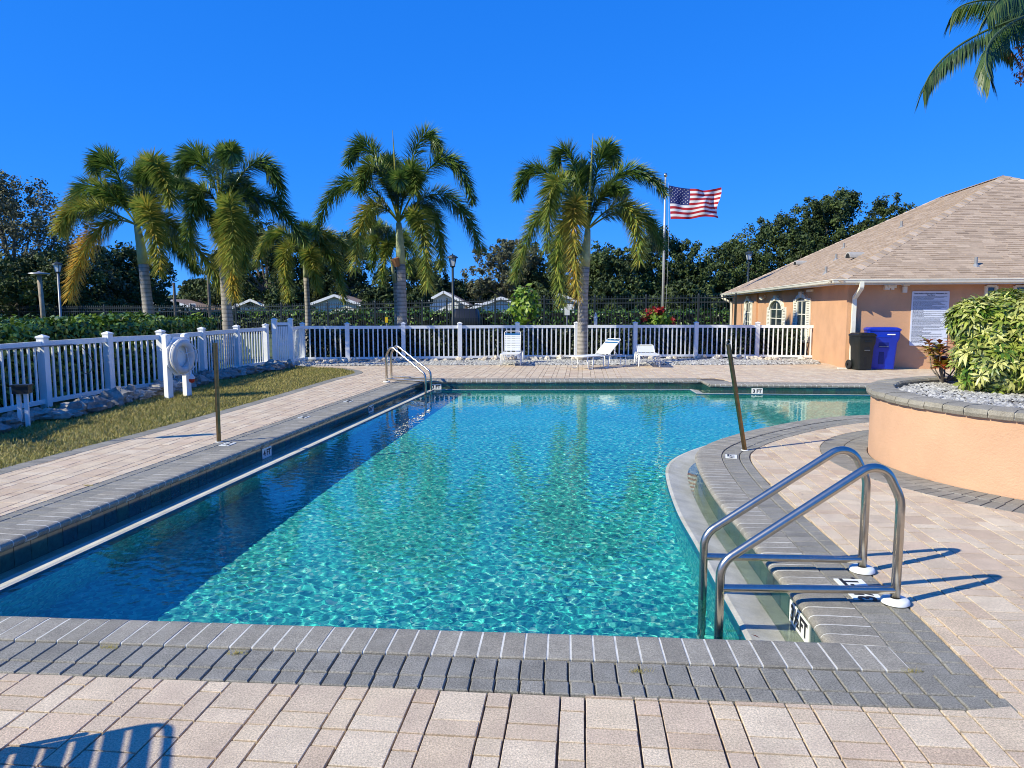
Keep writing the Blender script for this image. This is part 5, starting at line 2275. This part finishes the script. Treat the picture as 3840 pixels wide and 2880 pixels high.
# feather palm whose fronds hang in at the upper right
qp = root('feather_palm', (7.5, 9.6, 0))
tag(qp, 'feather palm at the upper right corner whose fronds hang into view', 'palm tree')
O = Vector((7.5, 9.6, 0))
mb = MB()
mb.tube([(0, 0, .6), (-.05, 0, 2.5), (0, 0, 5.2)], [.16, .14, .12], 14)
mb.obj('trunk', M['trunk'], qp, True)
cr_ = Pt(4000, 20, 9.6) - O
for (ap, tp, dz, nl) in (((3630, 150), (3460, 345), -.8, 130), ((3745, 120), (3715, 295), -1.6, 130), ((3700, 0), (3570, 55), 0, 150), ((3800, -60), (3610, -60), .5, 150),
                         ((3760, 60), (3800, 200), 1.0, 140), ((3830, -40), (3700, 60), -1.4, 140), ((4150, 40), (4400, 300), -.5, 140), ((4100, -120), (4350, -60), .8, 140), ((3950, -200), (3900, -300), 1.2, 120)):
    A_ = Pt(ap[0], ap[1], 9.6 + dz * .6) - O
    T_ = Pt(tp[0], tp[1], 9.6 + dz) - O
    C_ = A_ * 2 - (cr_ + T_) * .5
    fm = MB()
    fm.tube([cr_ * (1 - t) ** 2 + C_ * 2 * t * (1 - t) + T_ * t * t for t in np.linspace(0, 1, 18)], [.022 * (1 - .8 * i / 18) for i in range(18)], 6, 0, .8)
    for i in range(nl * 2):
        t = .12 + .88 * (i // 2 + random.random() * .6) / nl
        p = cr_ * (1 - t) ** 2 + C_ * 2 * t * (1 - t) + T_ * t * t
        dt = ((C_ - cr_) * 2 * (1 - t) + (T_ - C_) * 2 * t).normalized()
        x = dt.cross(Vector((0, 0, 1))).normalized() * (1 if i % 2 else -1)
        d = (x * .55 + dt * (.35 + .7 * t) + Vector((0, 0, -.55 - .5 * random.random()))).normalized()
        leaflet(fm, p, d, Vector((0, 0, 1)), (.42 - .2 * t) * random.uniform(.75, 1.1), .020, random.random() * (.6 + .4 * t), .7)
    fm.obj('frond', M['qpalm'], qp)
mb = MB()
fc = Pt(3842, 215, 9.3) - O
for i in range(420):
    v = Vector((random.gauss(0, .045), random.gauss(0, .05), random.uniform(-.26, .24)))
    v.x *= 1.3 - abs(v.z) * 2
    d = Vector((random.uniform(-1, 1), random.uniform(-1, 1), random.uniform(-1.4, .2))).normalized()
    leaflet(mb, fc + v * 1.1, d, Vector((0, 0, 1)), .05, .022, random.random(), .3)
mb.tube([cr_, fc + Vector((0, 0, .25))], .012, 6)
mb.obj('fruit_cluster', M['fruit'], qp)

# ------------------------------------------------------------------ iron fence beyond
ifn = root('iron_fence')
tag(ifn, 'dark iron picket fence running across behind the palms', 'fence')
ip = [(-200, 1152, 42), (70, 1150, 41.5), (390, 1150, 40.5), (715, 1148, 39.5), (883, 1146, 39), (1053, 1143, 38.5), (1228, 1138, 38), (1405, 1134, 37), (1582, 1130, 36.5), (1675, 1126, 36), (1857, 1122, 35.5),
      (2041, 1117, 35), (2230, 1115, 34.5), (2423, 1113, 34), (2620, 1110, 33.5), (2760, 1109, 33)]
tops = [Pt(*q_) for q_ in ip]
pk_ = MB()
for i, tp_ in enumerate(tops):
    mb = MB()
    mb.box((tp_.x, tp_.y, tp_.z / 2 + .02), (.09, .09, tp_.z + .04))
    mb.lathe((tp_.x, tp_.y, tp_.z + .04), [(.05, 0), (.04, .03), (.045, .06), (.001, .1)], 8)
    mb.obj('post', M['iron'], ifn)
for a, b_ in zip(tops, tops[1:]):
    d = b_ - a
    n = int(d.to_2d().length / .13)
    for z in (-.08, -.28, -1.35):
        mb = MB()
        mb.beam(a + Vector((0, 0, z)), b_ + Vector((0, 0, z)), .04, .045)
        mb.obj('rail', M['iron'], ifn)
    for k in range(1, n):
        c = a.lerp(b_, k / n)
        pk_.box((c.x, c.y, c.z / 2), (.024, .024, c.z))
        pk_.add([(c.x - .02, c.y - .02, c.z), (c.x + .02, c.y - .02, c.z), (c.x + .02, c.y + .02, c.z), (c.x - .02, c.y + .02, c.z), (c.x, c.y, c.z + .07)], [(0, 1, 4), (1, 2, 4), (2, 3, 4), (3, 0, 4)])
tag(pk_.obj('pickets', M['iron'], ifn), kind='stuff')


# ------------------------------------------------------------------ street lamps
def lamp(px, top, Y_, label, tone='iron'):
    t_ = Pt(px, top, Y_)
    rt = root('street_lamp', (t_.x, Y_, 0))
    tag(rt, label, 'street lamp', 'lantern lamps beyond the pool')
    h = t_.z
    mb = MB()
    mb.tube([(0, 0, 0), (0, 0, .4), (0, 0, h - .62)], [.085, .06, .05], 12)
    mb.obj('post', M[tone], rt, True)
    mb = MB()
    mb.lathe((0, 0, h - .62), [(.05, 0), (.11, .03), (.12, .07)], 12)
    mb.lathe((0, 0, h - .20), [(.25, 0), (.22, .05), (.10, .12), (.03, .14), (.035, .17), (.001, .20)], 8)
    for k in range(4):
        a = math.pi / 4 + k * math.pi / 2
        mb.beam((.12 * math.cos(a), .12 * math.sin(a), h - .55), (.21 * math.cos(a), .21 * math.sin(a), h - .2), .02, .02)
    mb.obj('lantern_frame', M['iron'], rt)
    mb = MB()
    mb.loft([[Vector((.12 * math.cos(a) * .93, .12 * math.sin(a) * .93, h - .55)) for a in (math.pi / 4 + k * math.pi / 2 for k in range(4))],
             [Vector((.21 * math.cos(a) * .93, .21 * math.sin(a) * .93, h - .2)) for a in (math.pi / 4 + k * math.pi / 2 for k in range(4))]])
    mb.obj('lantern_glass', M['lampglass'], rt)


lamp(1697, 950, 32, 'black lantern street lamp in the middle between two palms')
lamp(214, 978, 37, 'lantern street lamp on a pale pole near the left edge', 'grey')
lamp(2809, 938, 43, 'black lantern street lamp behind the end of the clubhouse roof')
t_ = Pt(146, 1024, 35)
wl = root('flat_lamp_post', (t_.x, 35, 0))
tag(wl, 'brown wooden post topped by a flat white lamp near the left edge', 'lamp post')
mb = MB()
mb.tube([(.10, 0, 0), (0, 0, t_.z - .1)], [.11, .10], 10)
mb.obj('post', M['wood'], wl, True)
mb = MB()
mb.lathe((0, 0, t_.z - .1), [(.1, 0), (.46, .05), (.44, .10), (.12, .14), (.001, .2)], 16)
mb.obj('lamp_head', M['grey'], wl, 40)

# ------------------------------------------------------------------ flagpole and flag
FY = 33.0
tp_ = Pt(2496, 656, FY)
fp = root('flagpole', (tp_.x, FY, 0))
tag(fp, 'tall silver flagpole with a ball on top beyond the back fence', 'flagpole')
mb = MB()
mb.tube([(0, 0, 0), (0, 0, tp_.z * .6), (0, 0, tp_.z - .1)], [.062, .052, .035], 12)
mb.obj('pole', M['alu'], fp, True)
mb = MB()
mb.lathe((0, 0, tp_.z - .0), [(.001, -.1), (.06, -.08), (.09, 0), (.06, .07), (.001, .09)], 12)
mb.obj('ball', M['steel'], fp, True)
mb = MB()
mb.tube([(.12, -.05, tp_.z - .35), (.2, -.05, tp_.z - 3.2), (.12, -.05, 1.2)], .004, 5)
mb.obj('halyard', M['rope'], fp)
flag = root('flag')
tag(flag, 'flag of the United States flying from the tall flagpole', 'flag')
# corners from the picture (top left, bottom left, top right, bottom right)
f_tl, f_bl = Pt(2508, 695, FY - .1), Pt(2515, 822, FY - .1)
f_tr, f_br = Pt(2695, 711, FY - .5), Pt(2705, 812, FY - .5)


def fpt(s_, v):
    """s_ along the fly, v down"""
    top = f_tl.lerp(f_tr, s_)
    bot = f_bl.lerp(f_br, s_)
    p = top.lerp(bot, v)
    w_ = s_ ** .7
    p.z += w_ * (-.16 * math.sin(s_ * math.pi * 1.15 + .1) * (1 - .8 * v) + .05 * math.sin(s_ * 9 + v * 2.5) * v)
    p.y += w_ * (.30 * math.sin(s_ * 10 - v * 2.6) + .08 * math.sin(s_ * 21 + v * 5))
    p.x += .10 * math.sin(v * 5 + 1) * s_
    return p


NS = 40
for k in range(13):
    mb = MB()
    s0 = .40 if k < 7 else 0
    st_ = [s0 + (1 - s0) * i / NS for i in range(NS + 1)]
    vs = [fpt(s_, (k + j / 2) / 13) for j in range(3) for s_ in st_]
    n1 = NS + 1
    mb.add(vs, [(j * n1 + i, j * n1 + i + 1, (j + 1) * n1 + i + 1, (j + 1) * n1 + i) for j in range(2) for i in range(NS)])
    mb.obj('stripe', M['fred'] if k % 2 == 0 else M['fwhite'], flag, True)
mb = MB()
vs = [fpt(.40 * i / 16, 7 / 13 * j / 12) for j in range(13) for i in range(17)]
mb.add(vs, [(j * 17 + i, j * 17 + i + 1, (j + 1) * 17 + i + 1, (j + 1) * 17 + i) for j in range(12) for i in range(16)])
mb.obj('canton', M['fblue'], flag, True)
for rr_ in range(9):
    cnt = 6 if rr_ % 2 == 0 else 5
    for c in range(cnt):
        su = .40 * ((c + .5) * 2 if rr_ % 2 == 0 else (c + 1) * 2) / 12
        sv = 7 / 13 * (rr_ + 1) / 10
        mb = MB()
        ring_ = []
        for k in range(10):
            a = math.pi / 2 + k * math.pi / 5
            R_ = .0115 if k % 2 == 0 else .0048
            p = fpt(max(0, su + R_ * math.cos(a) * 1.0), sv - R_ * 1.75 * math.sin(a))
            ring_.append(p + Vector((0, -.014, 0)))
        mb.add(ring_ + [sum(ring_, Vector()) / 10], [(k, (k + 1) % 10, 10) for k in range(10)])
        mb.obj('star', M['fwhite'], flag)


# ------------------------------------------------------------------ houses
def house(px, Y_, half, eave, ridge, depth_, label, garage=True, rz=0.0, side=0, cols=('wallw', 'roofb')):
    """gable towards the camera; px centre; half width, eave and ridge heights in metres"""
    x0 = (px - 1920) / F * Y_
    rt = root('house', (x0, Y_, -.03), rz)
    tag(rt, label, 'house', 'houses beyond the iron fence')
    mb = MB()
    mb.add([(-half, 0, 0), (half, 0, 0), (half, 0, eave), (0, 0, ridge), (-half, 0, eave), (-half, depth_, 0), (half, depth_, 0), (half, depth_, eave), (0, depth_, ridge), (-half, depth_, eave)],
           [(0, 1, 2, 3, 4), (6, 5, 9, 8, 7), (1, 6, 7, 2), (5, 0, 4, 9)])
    mb.obj('wall', M[cols[0]], rt)
    mb = MB()
    o_ = .45
    sl = (ridge - eave) / half
    for s_ in (-1, 1):
        a, b_ = Vector((s_ * (half + o_), -o_, eave - o_ * sl + .05)), Vector((0, -o_, ridge + .05))
        vs = [a, b_, b_ + Vector((0, depth_ + 2 * o_, 0)), a + Vector((0, depth_ + 2 * o_, 0))]
        vs += [v + Vector((0, 0, .14)) for v in vs]
        mb.add(vs, [(0, 1, 2, 3), (7, 6, 5, 4), (0, 4, 5, 1), (3, 2, 6, 7), (0, 3, 7, 4)])
    rf = mb.obj('roof', M[cols[1]], rt)
    mb = MB()
    for s_ in (-1, 1):
        mb.beam(Vector((s_ * (half + o_), -o_ - .02, eave - o_ * sl + .1)), Vector((0, -o_ - .02, ridge + .1)), .04, .26)
    mb.obj('fascia', M['white'], rf)
    if garage:
        mb = MB()
        for k in range(4):
            mb.box((0, -.02, .3 + k * .55), (half * 1.2, .05, .52))
        mb.obj('garage_door', M['white'], rt)
    for x in (-half * .8, half * .8):
        f_ = MB()
        f_.box((x, -.03, 1.5), (.7, .06, 1.2))
        wf = f_.obj('window', M['white'], rt)
        g2 = MB()
        g2.box((x, -.07, 1.5), (.55, .02, 1.05))
        g2.obj('pane', M['glass'], wf)
    if side:
        mb = MB()
        x1, x2 = (half, half + side) if side > 0 else (-half + side, -half)
        mb.box(((x1 + x2) / 2, depth_ * .55, eave / 2), (abs(side), depth_ * .8, eave))
        mb.obj('side_wing', M[cols[0]], rt)
        mb = MB()
        xa, xb = min(x1, x2) - .4, max(x1, x2) + .4
        mb.add([(xa, depth_ * .1, eave), (xb, depth_ * .1, eave), (xb - 2 * (side > 0), depth_ * .55, ridge + .1), (xa + 2 * (side < 0), depth_ * .55, ridge + .1), (xa, depth_, eave), (xb, depth_, eave)],
               [(0, 1, 2, 3), (3, 2, 5, 4), (1, 5, 2), (0, 3, 4)])
        mb.obj('side_roof', M[cols[1]], rt)


house(1262, 74, 3.6, 1.5, 2.8, 9, 'pale house with a wide white gable right of the small palm', garage=False)
house(1667, 76, 2.2, 2.0, 3.2, 9, 'pale house with a small white gable behind the middle street lamp')
house(1880, 70, 2.8, 1.5, 2.5, 8, 'cream house with a low gable behind the bright green young tree')
house(640, 78, 3.2, 1.4, 2.4, 9, 'tan roofed house low behind the leftmost palm', garage=False)
house(950, 80, 1.9, 1.6, 2.4, 8, 'small white house between the gate and the small palm', garage=False)
house(2100, 78, 2.2, 2.0, 3.0, 8, 'cream house mostly hidden behind the palm by the flagpole')
# road in front of the houses
road = sheet('road', [Vector((-120, 58)), Vector((90, 58)), Vector((90, 65)), Vector((-120, 65))], [], -.028, M['asphalt'])
tag(road, kind='structure')
for y0 in (57.8, 65.0):
    k_ = MB()
    k_.box((-15, y0 + .1, .03), (210, .2, .14))
    tag(k_.obj('kerb', M['mortar']), kind='structure')

# parked vehicle seen over the fence
cp_ = Pt(1745, 1200, 48)
cv = root('parked_car', (cp_.x, 48, -.03))
tag(cv, 'dark parked sport utility car seen over the back fence', 'car')
cz = Pt(1745, 1192, 48).z
mb = MB()
mb.loft([rrect(1.95, 4.6, .25, .35, cy=2.3), rrect(2.0, 4.7, .3, .7, cy=2.3), rrect(1.95, 4.6, .3, 1.0, cy=2.3)])
mb.obj('body', M['car'], cv, 40)
mb = MB()
mb.loft([rrect(1.85, 3.0, .25, 1.0, cy=1.8), rrect(1.55, 2.4, .25, 1.5, cy=1.8), rrect(1.4, 2.2, .25, 1.56, cy=1.8)])
mb.obj('cabin', M['car'], cv, 40)
mb = MB()
mb.box((0, 1.8, 1.575), (1.4, 2.2, .03))
mb.obj('roof_panel', M['car'], cv)
for x in (-.9, .9):
    for y in (.9, 3.6):
        wm = MB()
        wm.lathe((x, y, .35), [(.1, -.1), (.33, -.1), (.35, 0), (.33, .1), (.1, .1)], 16, M=Matrix.Rotation(math.pi / 2, 3, 'Y'))
        wm.obj('wheel', M['rubber'], cv)


# small things beyond the fence
def sign_post(px, top, bot, Y_, w_px, m, label, cat='sign'):
    a, b_ = Pt(px, top, Y_), Pt(px, bot, Y_)
    rt = root('sign', (a.x, Y_, 0))
    tag(rt, label, cat)
    mb = MB()
    mb.tube([(0, .04, 0), (0, .04, a.z)], .03, 8)
    mb.obj('post', M['grey'], rt)
    mb = MB()
    w_ = w_px / F * Y_
    mb.box((0, 0, (a.z + b_.z) / 2), (w_, .03, a.z - b_.z))
    mb.obj('panel', M[m], rt)


sign_post(2127, 1146, 1182, 27, 19, 'plate', 'small blank white sign left of the right palm trunk')
sign_post(1449, 1189, 1210, 30, 10, 'yellow', 'small yellow sign beside the tallest palm trunk')
q_ = Pt(2234, 1170, 25)
wp = root('white_post', (q_.x, 25, 0))
tag(wp, 'slim white post with a pointed finial behind the back fence', 'post')
mb = MB()
mb.box((0, 0, (q_.z - .2) / 2), (.10, .10, q_.z - .2))
mb.obj('shaft', M['white'], wp)
mb = MB()
mb.lathe((0, 0, q_.z - .2), [(.07, 0), (.07, .03), (.03, .05), (.045, .10), (.001, .2)], 10)
mb.obj('finial', M['white'], wp, 40)
for k, (px, py, tpy) in enumerate(((780, 1190, 1010), (1212 - 560, 1200, 1060))):
    a = Pt(px, tpy, 44)
    up_ = root('bare_trunk', (a.x, 44, 0))
    tag(up_, ('thin bare palm trunk left of the second foxtail palm', 'thin bare trunk right of the leftmost palm')[k], 'tree')
    mb = MB()
    mb.tube([(0, 0, 0), (0, 0, a.z)], [.11, .08], 8)
    mb.obj('trunk', M['bark'], up_)


def shrub(px, top, Y_, wpx, m, n, label, leaf=.09, extra=None):
    s_ = F / Y_
    a = Pt(px, top, Y_)
    rt = root('flowering_shrub' if extra else 'young_tree', (a.x, Y_, 0))
    tag(rt, label, 'shrub' if extra else 'tree')
    W_ = wpx / s_ / 2
    zc = a.z * .62
    d2 = RNG.normal(size=(n, 3))
    d2 /= np.linalg.norm(d2, axis=1)[:, None]
    P = d2 * (RNG.uniform(.5, 1.05, n))[:, None] * np.array([W_, W_, a.z * .38]) + np.array([0, 0, zc])
    tag(link('crown', leaf_cloud('crown', P, d2, leaf, m, RNG.uniform(0, 1, n)), rt), kind='stuff')
    mb = MB()
    for k in range(5):
        v = Vector((random.uniform(-1, 1) * W_ * .6, random.uniform(-1, 1) * W_ * .6, zc))
        mb.tube([(0, 0, 0), v * .5, v], [.04, .03, .015], 6)
    mb.obj('trunk', M['bark'], rt)
    if extra:
        k = 260
        c = np.array([[-.8, 0, .15], [-.1, 0, .36], [.85, 0, .1], [.15, 0, .33], [-.5, 0, .28]])[RNG.integers(0, 5, k)] * np.array([W_, W_, a.z])
        P = c + RNG.normal(0, .07, (k, 3)) + np.array([0, -W_ * .5, zc])
        link('blossoms', leaf_cloud('blossoms', P, None, .06, M['redleaf'], RNG.uniform(0, .6, k)), rt)


shrub(2459, 1158, 25.5, 130, M['lime'], 900, 'lime green shrub with red flower spikes behind the back fence', .10, True)
shrub(1968, 1068, 33, 120, M['lime'], 420, 'bright green young tree growing behind the iron fence', .14)

# made-up post left of the view, added to cast the shadow on the deck
sp_ = root('shadow_post', (-6.95, 7.70, 0))
tag(sp_, 'unseen thin post with a board, added left of the view for its shadow', 'post')
mb = MB()
mb.tube([(0, 0, 0), (0, 0, 2.5)], .022, 8)
mb.obj('shaft', M['grey'], sp_)
mb = MB()
mb.box((0, 0, 2.3), (.12, .10, .42))
mb.obj('board', M['plate'], sp_)

# fallen leaves on the ring paving
for (px, py), where in (((3455, 1787), 'against the planter wall, nearer its left side'), ((3620, 1815), 'against the planter wall below the shrub'),
                        ((3474, 1799), 'just below another leaf at the planter wall'), ((3034, 1606), 'on the curved grey border by the far water'),
                        ((3070, 1645), 'on tan paving between border and planter ring'), ((2850, 2395), 'on the pool ledge near the front right corner'),
                        ((3000, 1850), 'on tan paving right of the curved pool edge')):
    z = .004 if px != 2850 else ZL + .01
    p = G(px, py, z)
    mb = MB()
    leaflet(mb, Vector((0, 0, 0)), Vector((random.uniform(-1, 1), random.uniform(-1, 1), .15)), Vector((0, 0, 1)), .05, .02, 0, 0)
    o = mb.obj('fallen_leaf', M['mulchstain'])
    o.location = (p.x, p.y, z + .004)
    tag(o, 'dry brown leaf lying ' + where, 'leaf', 'dry leaves fallen round the pool')
